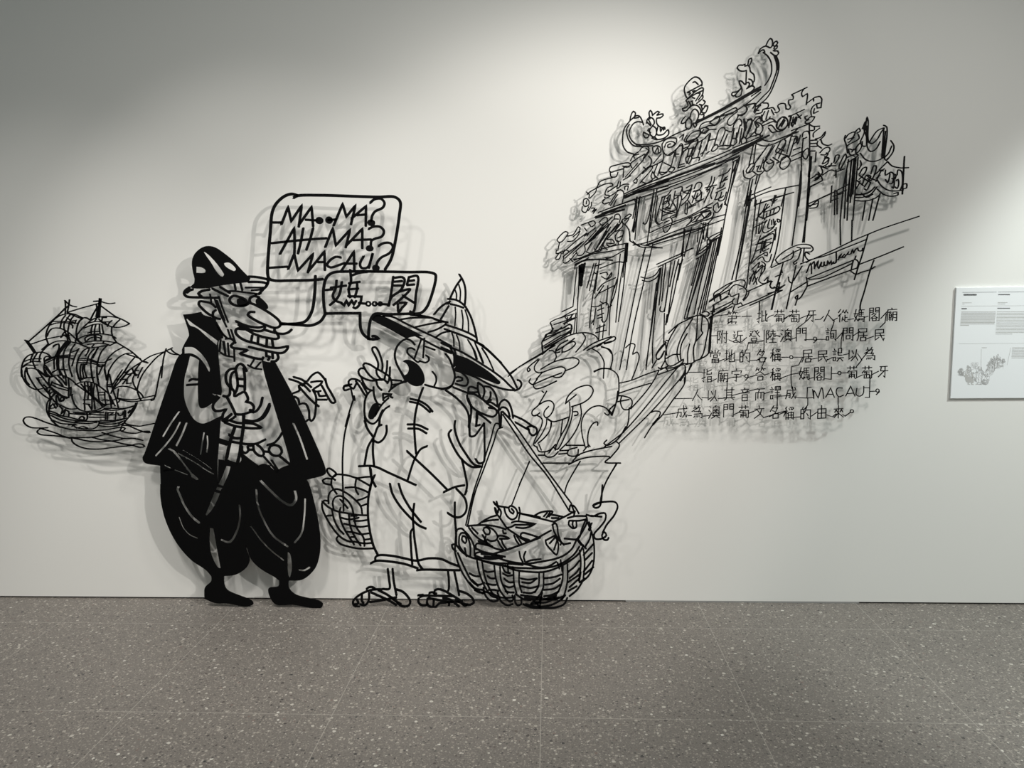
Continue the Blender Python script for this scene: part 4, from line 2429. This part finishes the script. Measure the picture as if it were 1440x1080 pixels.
520,340 480,420 400,540 250,710
510,385 690,320
700,310 600,430 450,620 300,800 180,930 80,1010 0,1070
690,320 740,290 765,300 760,360 620,540 450,730 280,900 140,1035
770,310 770,380 760,470 640,640 540,780 460,860 380,985
440,745 480,730 530,740 525,770 490,830
w 2.6
510,800 460,860
w 1.5
770,370 720,445
760,410 760,470
770,290 830,280 780,380
200,130 250,90 290,100 270,190 310,170 330,210 310,300 260,430
500,240 490,200 530,130 570,90 590,80
500,240 540,220 570,160
510,320 540,330 610,300
530,340 580,320 600,345
@ drum_stone
# 900 400 0.11111
w 1.6
360,620 480,510 620,440 740,390 840,430 870,500 840,700 800,880 760,950
480,510 380,680 340,790 320,960 360,1030 410,1030 500,980 550,950 540,990 440,1050 270,1060
670,430 540,640 480,800 470,880 490,970
600,620 530,750 510,880 520,960
630,750 605,870 605,1000
730,400 710,700 680,800 685,970
790,410 780,590 795,610 700,730
690,970 770,940 870,870 900,600 930,290
890,560 870,870
330,710 365,710
330,940 420,890 510,885
310,760 210,890 210,940 240,950 310,840
320,720 340,900
520,1000 650,1000 700,970
650,1000 620,1080
800,350 850,345 880,375 850,405 800,390 750,370
560,440 700,400
870,430 910,400 1080,290
w 2.8
905,400 890,560
w 1.5
150,1060 210,960
270,1050 320,960
230,1050 270,1070
> lion
w 1.7
@ head
# 730 460 0.12037
270,320 400,210 520,130 640,80 760,65 850,80 900,110 935,160
740,70 775,120 740,200 660,295
0,465 130,390 270,310 420,190
275,230 265,180 300,120 310,90 420,60 500,0
310,120 600,10
290,240 600,60
275,240 275,320
380,0 400,20 370,50
600,80 620,10
500,290 530,290 620,240 660,190 640,170 580,190 510,240 500,300
430,270 470,210 570,150
430,280 500,240 650,130
430,260 430,300 480,290
350,275 400,280 435,340 410,400
250,495 400,410 540,370 650,360 700,390 690,430 640,470 540,510
235,380 180,460 185,510 230,535 270,525
225,375 140,440 95,490 105,520 130,500 115,480
270,530 380,490 500,465 540,490 530,530 490,580 440,590 400,580
200,610 270,530
190,660 350,590 500,535
135,600 115,640 150,670 190,665
215,605 165,680 190,720 260,710 440,630
750,270 850,200 960,150 1080,110
790,275 900,220 980,180
940,220 980,180
w 1.7
990,190 1080,165
# 710 440 0.20833
680,190 740,160 748,175 720,195 670,210
680,190 620,230
@ mane
# 730 460 0.12037
850,250 930,300 990,400 990,500 985,600
960,225 1040,260 1080,310
875,525 950,490 1080,485
# 710 440 0.20833
650,230 710,250 728,300 715,370
600,395 660,375 720,385 760,420 770,480 765,560 740,640 715,690
@ body
# 730 460 0.12037
542,898 565,820 645,735 740,690 825,685 866,735 835,815 755,880 610,932
# 730 550 0.13889
200,135 280,0
230,0 250,15
200,140 260,105 320,100 350,130 350,180 310,250 270,270 250,240 260,200 300,155
200,140 130,210 135,245 165,250 210,220
180,245 230,280 230,340 190,430 150,520 150,550 185,570
280,270 275,340 220,450 160,530
290,290 325,310 310,400 250,480 190,530
290,280 340,310 400,300 500,265
325,310 320,370
440,290 420,450
470,125 580,35
510,110 515,230 480,350 420,460 370,570
545,160 530,280 480,420 390,590 370,590 370,560
620,130 630,240 590,370 500,510 410,600
550,210 590,210 595,240 560,250
670,570 640,450 630,330 660,240 740,165 820,150 890,180 910,210 940,240
865,220 885,240 910,240 915,190 980,130
1000,0 980,130 940,250
910,190 940,230
700,570 695,470 710,390 760,320 795,315 795,350
890,495 860,530 890,550 960,520 1030,450 1080,360
700,540 720,565
# 710 440 0.20833
765,560 790,560 850,580 860,610 840,650 800,650 780,600 790,560
760,600 840,585
840,640 830,750 800,810
@ pedestal
# 730 550 0.13889
180,570 200,610 300,605 370,540
200,540 225,600
300,630 350,570 370,600
190,650 260,650
400,610 350,660 290,670 260,650 260,620
400,640 490,630
410,605 500,600
475,550 660,550
590,570 500,600 490,640 530,660 590,650 600,590
240,730 520,730
500,745 620,690 760,665 920,670 870,720 1030,730
520,740 600,650 700,610 940,560
650,610 690,560
980,510 1015,540 1010,570 920,680
580,650 610,650
620,710 530,860 480,960 460,1040
990,735 890,900 850,1000 830,1080
105,710 60,820 0,950
# 640 540 0.18519
565,590 500,740 430,920
1225,605 1140,760 1110,850 1100,905
1100,905 1060,920 1050,935 1075,942 1095,935
> links
w 1.15
@ connecting_wire
# 920 420 0.17593
465,140 530,135 590,125
660,145 690,140
900,160 925,140 955,130
1040,165 1080,135
460,297 510,295
600,330 640,350 700,345 740,310
820,345 875,335
880,250 878,410 860,440
740,410 755,350 870,340
960,290 1010,300
440,435 470,425
520,500 570,480
640,490 690,490
770,495 840,490
1020,470 1080,468
265,590 385,588
460,660 500,640
585,640 640,625
583,650 583,720
690,610 720,618
755,628 830,610
880,610 920,600
860,550 880,500 900,470
165,800 305,797
380,790 440,795
510,800 570,795
620,775 720,750 830,720
880,760 925,745
1000,780 1080,775
75,930 190,912
270,935 300,935
390,940 440,935
640,925 690,905
750,920 820,890
880,950 940,930
1000,925 1050,905
985,805 985,860
# 1090 420 0.17593
65,165 120,130
195,160 270,130
320,168 365,165 390,140
460,175 500,155
580,170 630,160
715,150 745,140
845,160 895,105
890,120 880,190 840,230
270,120 240,190 180,235
475,175 455,240
240,328 310,326
330,326 410,325
495,320 545,265
545,250 530,330 528,400
620,300 680,260
725,325 790,300
0,290 40,305
120,330 170,310
50,468 118,468
142,468 220,468
220,470 190,530 130,545 128,640 135,720
285,485 340,475
420,490 460,470
545,450 590,440
660,440 695,490 650,545
690,490 740,430
50,635 130,605 200,595
275,640 310,630
400,640 450,645 452,545
452,600 503,598
528,595 580,592
655,630 700,610
770,610 830,580
760,610 755,790 720,790
755,742 808,740
290,708 260,710 255,795
165,790 255,795 305,790
710,712 755,712
262,795 262,850 235,885
505,790 505,850
20,790 15,880
-20,925 80,900
150,950 205,945
290,940 340,905
415,930 460,945 490,920
540,925 560,940 605,908
300,725 310,800
@ latin_letter
w 1.3
310,800 312,735 345,795! 375,712 390,800
@ latin_letter
405,790 445,715! 475,790
420,765 465,765
@ latin_letter
540,715 500,715 490,750 510,785 550,770
@ latin_letter
565,780 605,700! 640,780
580,760 630,755
@ latin_letter
655,715 650,770 680,780 705,760 710,700
"""
GLYPH = {
    '第': '3014 2262 4254 a084 92e2 b2c4 26d6d9 29d9 292d 2dddcf 757f 7b1f',
    '一': '17e7',
    '批': '1454 303f1d 0b59 717ead 77a7 c1cdeeec e5c8',
    '葡': '12e2 5054 a0a4 4518 36e6eecf 38b8 4a4e 4ababe 4cbc 777e',
    '萄': '12e2 5054 a0a4 4518 36e6eecf 5748 48b8 777d 3aba 4b4ebebb',
    '牙': '32d2 5247 47e7 a2af8d 971e',
    '人': '81741e 77aaee',
    '從': '4014 5518 363f 8164 83a5 c1a4 c3e5 a7ad aada 796e 7bbfef',
    '媽': '30186e 561e 0565 7178 71e1 74d4 76d6 a1a8 79e9efce 7b6e 8b8d abad cbcd',
    '閣': '101f 106065 1363 1565 9095 90e0efcf 93e3 95e5 7648 67a73c 79cc 5c5f 5cacaf5f',
    '廟': '7082 22e2 221f 3575 5457 474b7b7747 4979 5b5f 3d8d 959c8f 95e5efcf 98e8 9bec',
    '附': '111f 115134583b1a 8065 737f 94f4 d1dfbe a8ba',
    '近': 'd171 7177595c 76e6 b6bd 2133 1545274919 1d5bbfef',
    '登': '216117 2346 80b4f8 c0a2 e2c4 57a7 494cbcb949 5d6e ad9e 1fef',
    '陸': '111f 115134583b1a 72d2 a0a5 65e5 8669 b5b8e8 7bdb a9af 5fff',
    '澳': '1132 0527 0f49 a082 626b 62e2eb 76d6 a4aa 9779 a7da 8485 c4b5 5cfc ac4f acff',
    '門': '101f 106066 1363 1666 9096 90e0efce 93e3 96e6',
    '詢': '2032 0353 1545 1747 1a1e4e4a1a 8067 73e3efcd 777cbcb777 7aba',
    '問': '101f 106066 1363 1666 9096 90e0efce 93e3 96e6 595dada959',
    '居': '21d1d525 212b0f 39e9 969b 5b5fcfcb5b',
    '民': '22d2d626 222e7b 29e9 86aadfec',
    '當': '7074 2143 c1a3 1814e4d7 56a6a95956 3b3fcfcb3b 7b7f 3dcd',
    '地': '1454 303c 0d6a 68e4eaca a09c 737eeeeb',
    '的': '4033 13535e1e13 1858 9067 84e4efbd 98bb',
    '名': '7027 53c38a1d 5687 6a6fdfda6a',
    '稱': '4022 0555 323f 350b 3658 d181 7284 a2a4 d2b4 676f 67d7dfbe a6ad 6ada 4dfd',
    '誤': '2032 0353 1545 1747 1a1e4e4a1a 8085c5c080 7488d8 6bfb ab6f abef',
    '以': '222d7a 6387 c2b95f baef',
    '為': '4043 a083 23b398 8307 37c7ba 3aeaefce 4c3e 6c6e 8c8e acad',
    '指': '1454 303f1d 0b59 d173 7076d6d4 898fdfd989 8cdc',
    '宇': '7072 1613e3d6 47b7 2aea 777f5e',
    '答': '3014 2262 4254 a084 92e2 b2c4 7518 75ea 59a9 4b4fbfbb4b',
    '其': '13e3 404c b0bc 46b6 49b9 0cfc 4d1f bdef',
    '音': '7072 22d2 4355 b3a5 16e6 484fbfb848 4bbb',
    '而': '12e2 7257 262f 26d6dfbf 575d 969d',
    '譯': '2032 0353 1545 1747 1a1e4e4a1a 7074e4e070 9094 c0c4 a5a9 77d7 5afa 6cdc a9af',
    '成': '24e4 24280e 28686d4c 90a9deeb d78e c1d3',
    '文': '7083 14e4 b49a1f 449aef',
    '由': '707f 242fdfd424 29d9',
    '來': '14d4 707f 4528 4568 b598 b5d8 791e 79ee',
}
CAPTION = [
    [('第', 'L', 625, 150), ('一', 'L', 740, 145), ('批', 'L', 865, 140), ('葡', 'L', 1000, 140), ('萄', 'R', 155, 140), ('牙', 'R', 290, 135), ('人', 'R', 430, 135), ('從', 'R', 545, 135), ('媽', 'R', 675, 135), ('閣', 'R', 795, 125), ('廟', 'R', 935, 125)],
    [('附', 'L', 545, 305), ('近', 'L', 670, 305), ('登', 'L', 800, 305), ('陸', 'L', 935, 300), ('澳', 'R', 90, 292), ('門', 'R', 210, 287), (',', 'R', 320, 320), ('詢', 'R', 450, 285), ('問', 'R', 585, 285), ('居', 'R', 700, 285), ('民', 'R', 835, 285)],
    [('當', 'L', 490, 460), ('地', 'L', 605, 460), ('的', 'L', 725, 460), ('名', 'L', 855, 455), ('稱', 'L', 975, 450), ('。', 'R', 130, 468), ('居', 'R', 260, 455), ('民', 'R', 380, 455), ('誤', 'R', 505, 450), ('以', 'R', 625, 445), ('為', 'R', 760, 440)],
    [('指', 'L', 425, 615), ('廟', 'L', 550, 615), ('宇', 'L', 660, 610), (',', 'L', 738, 620), ('答', 'L', 850, 600), ('稱', 'L', 975, 605), ('媽', 'R', 235, 600), ('閣', 'R', 355, 600), ('。', 'R', 515, 595), ('葡', 'R', 615, 590), ('萄', 'R', 735, 590), ('牙', 'R', 865, 580)],
    [('人', 'L', 345, 770), ('以', 'L', 465, 770), ('其', 'L', 600, 760), ('音', 'L', 725, 765), ('而', 'L', 845, 760), ('譯', 'L', 970, 755), ('成', 'R', 130, 755), (',', 'R', 820, 735)],
    [('成', 'L', 225, 905), ('為', 'L', 345, 905), ('澳', 'L', 480, 905), ('門', 'L', 595, 895), ('葡', 'L', 715, 905), ('文', 'L', 840, 905), ('名', 'L', 960, 905), ('稱', 'R', 115, 915), ('的', 'R', 245, 915), ('由', 'R', 375, 905), ('來', 'R', 510, 905), ('。', 'R', 615, 900)],
]

ART = parse(LINEWORK)

# name, label, category, group, standoff, base pixel
THINGS = {
    'ship': ('wire_ship', 'wire line drawing of a sailing ship on waves, left of the cloaked man', 'wall sculpture', 0.080, (120, 600)),
    'temple': ('temple_gate', 'wire line drawing of a temple gate with tiled roofs, columns, steps and balustrades', 'wall sculpture', 0.078, (980, 600)),
    'lion': ('guardian_lion', 'wire line drawing of a stone lion on a plinth in front of the temple gate', 'wall sculpture', 0.086, (800, 690)),
    'rearbasket': ('fish_basket', 'small wire basket on a long cord between the black breeches and the fisherman', 'basket', 0.084, (500, 772)),
    'fisherman': ('fisherman_cutout', 'wire outline of a shouting fisherman in a pointed straw hat with one hand raised', 'figure', 0.097, (590, 853)),
    'basket': ('fish_basket', 'large wire basket heaped with fish standing on the floor right of the fisherman', 'basket', 0.106, (740, 855)),
    'man': ('cloaked_man_cutout', 'grinning black cut-out man in domed helmet, cloak and baggy breeches', 'figure', 0.112, (370, 853)),
    'bubble': ('speech_bubble', 'large wire speech bubble reading MA..MA? AH-MA? MACAU? above the cloaked man', 'speech bubble', 0.1195, (455, 395)),
    'bubble2': ('speech_bubble', 'small wire speech bubble with two Chinese characters over the straw hat brim', 'speech bubble', 0.105, (530, 440)),
}
THICK = 0.006
PART_LABEL = {'eye': 'black and white eye', 'signature': 'handwritten signature in wire'}

for key, (name, label, cat, h, bp) in THINGS.items():
    base = px(bp[0], bp[1], h)
    if key in ('man', 'fisherman', 'basket'):
        base.z = 0.0
    root = tag(empty(name, base), label, cat)
    cand = []
    i = 0
    for pname, items in ART[key]:
        i += 1
        pl = Plate(h + 0.0002 * (i % 5), THICK, base)
        for it in items:
            if it[0] == 's':
                pl.stroke(it[2], it[1] * WIDTH)
                cand += it[3]
            else:
                pl.plate(it[1], it[2])
                if it[1] and len(it[1]) > 60:
                    cand += it[3]
        pl.build(pname, STEEL, root)
# ------------------------------------------------------------------ the Chinese caption
cap_h = 0.086
cap_base = px(1100, 590, cap_h)
caption = tag(empty('caption_lettering', cap_base), 'six lines of wire Chinese handwriting mounted below the temple at right', 'lettering')
KS = 0.17593


def glyph_lines(ch, cx, cy, w, hgt):
    out = []
    for st in GLYPH[ch].split():
        pts = []
        for k in range(0, len(st) - 1, 2):
            gx, gy = int(st[k], 16) / 15.0 - 0.5, int(st[k + 1], 16) / 15.0 - 0.5
            pts.append((cx + gx * w + gy * -0.03 * w, cy + gy * hgt - gx * 0.05 * hgt))
        out.append(pts)
    return out


for row in CAPTION:
    line_root = empty('text_line', (0, 0, 0))
    line_root.parent = caption
    for ch, blk, zx, zy in row:
        ox = 920 if blk == 'L' else 1090
        cx, cy = ox + zx * KS, 420 + zy * KS
        pl = Plate(cap_h, 0.004, cap_base)
        if ch in '。,':
            r = 2.3
            ring = [(cx + r * math.cos(a * math.pi / 5), cy + r * math.sin(a * math.pi / 5)) for a in range(11)]
            pl.stroke(ring, 1.2)
            if ch == ',':
                pl.stroke([(cx + 2.2, cy - 0.5), (cx + 2.4, cy + 2.0), (cx - 2.0, cy + 6.0)], 1.2)
            nm = 'punctuation_mark'
        else:
            for pts in glyph_lines(ch, cx, cy, 15.6, 18.0):
                pl.stroke(pts, 1.25)
            nm = 'chinese_character'
        pl.build(nm, STEEL, line_root)
for it in ART['links'][0][1]:
    pl = Plate(cap_h, 0.004, cap_base)
    pl.stroke(it[3], 1.15)
    pl.build('connecting_wire', STEEL, caption)
for it in ART['links'][1:]:
    pl = Plate(cap_h, 0.004, cap_base)
    for s in it[1]:
        pl.stroke(s[2], 1.3)
    pl.build(it[0], STEEL, caption)
# ------------------------------------------------------------------ the information panel
tl, bl = px(1345.3, 404.5, 0.012), px(1336.6, 560.3, 0.012)
pw = 0.78
panel = tag(empty('information_panel', Vector((bl.x, 0, bl.z))), 'white printed information panel with text and a small drawing on the wall at far right', 'sign')
BOARD = principled('white_panel_board', (0.86, 0.885, 0.90), 0.35, 0.0, 0.4)
brd = box('board', (bl.x, -0.012, bl.z), (bl.x + pw, -0.0003, tl.z), BOARD, panel, 0.0008)


def panel_print(name, strokes, mat):
    pl = Plate(0.0126, 0.0005, panel.location)
    for line, w in strokes:
        pl.stroke(line, w)
    return pl.build(name, mat, panel)


PRINT = principled('dark_grey_print', (0.16, 0.165, 0.17), 0.6)
PRINT_L = principled('light_grey_print', (0.50, 0.50, 0.49), 0.6)
Z = 1 / 5.4


def pz(x, y):
    return (1320 + x * Z, 380 + y * Z)


def text_rows(x0, x1, y0, y1, rows, w, slant=-12.0, last=0.5, lo=2, hi=9):
    out = []
    for r in range(rows):
        y = y0 + (y1 - y0) * r / max(1, rows - 1)
        x = x0 + slant * (r / max(1, rows - 1))
        end = x0 + (x1 - x0) * (last if r == rows - 1 else 1.0) + slant * (r / max(1, rows - 1))
        while x < end:
            L = random.uniform(lo, hi)
            out.append(([pz(x, y), pz(min(x + L, end), y - 0.02 * L)], w))
            x += L + random.uniform(2, 4)
    return out


panel_print('rule', [([pz(182, 168), pz(440, 166)], 0.45), ([pz(452, 166), pz(1000, 160)], 0.45)], PRINT)
panel_print('rule', [([pz(172, 272), pz(1000, 266)], 0.3)], PRINT_L)
panel_print('rule', [([pz(155, 557), pz(1000, 552)], 0.3)], PRINT_L)
panel_print('heading', text_rows(192, 286, 186, 186, 1, 2.4, 0, 1.0, 8, 16), PRINT)
panel_print('heading', text_rows(455, 540, 185, 185, 1, 1.6, 0, 1.0, 6, 16), PRINT)
panel_print('caption_text', text_rows(182, 250, 247, 257, 2, 0.7, 0, 0.2), PRINT_L)
panel_print('caption_text', text_rows(450, 522, 245, 256, 2, 0.8, 0, 0.75), PRINT_L)
panel_print('subheading', text_rows(176, 212, 292, 292, 1, 1.8, 0, 1.0, 6, 12), PRINT)
panel_print('subheading', text_rows(448, 540, 289, 289, 1, 1.3, 0, 1.0, 4, 14), PRINT)
panel_print('body_text', text_rows(174, 432, 317, 418, 10, 1.15, -8, 0.25, 3, 12), PRINT_L)
panel_print('body_text', text_rows(444, 800, 314, 484, 16, 0.8, -10, 0.35), PRINT_L)
panel_print('body_text', text_rows(560, 800, 588, 666, 9, 0.7, -6, 0.8), PRINT_L)
panel_print('caption_text', text_rows(328, 365, 588, 588, 1, 0.8, 0, 1.0), PRINT_L)
panel_print('leader_line', [([pz(325, 600), pz(322, 738)], 0.3)], PRINT_L)
panel_print('leader_line', [([pz(548, 590), pz(520, 720)], 0.3)], PRINT_L)
mini = []
for key in ('ship', 'temple', 'lion', 'fisherman', 'basket', 'rearbasket', 'man', 'bubble', 'bubble2'):
    for pname, items in ART[key]:
        for it in items:
            pts = [(1363.5 + (p[0] - 340) * 0.054, 541 + (p[1] - 855) * 0.054) for p in it[3]]
            if it[0] == 's':
                mini.append((pts, 0.11))
pl = Plate(0.0126, 0.0005, panel.location)
for line, w in mini:
    pl.stroke(line, w)
for pname, items in ART['man']:
    for it in items:
        if it[0] == 'f':
            pl.plate([(1363.5 + (p[0] - 340) * 0.054, 541 + (p[1] - 855) * 0.054) for p in it[1]])
pl.build('printed_drawing', PRINT_L, panel)
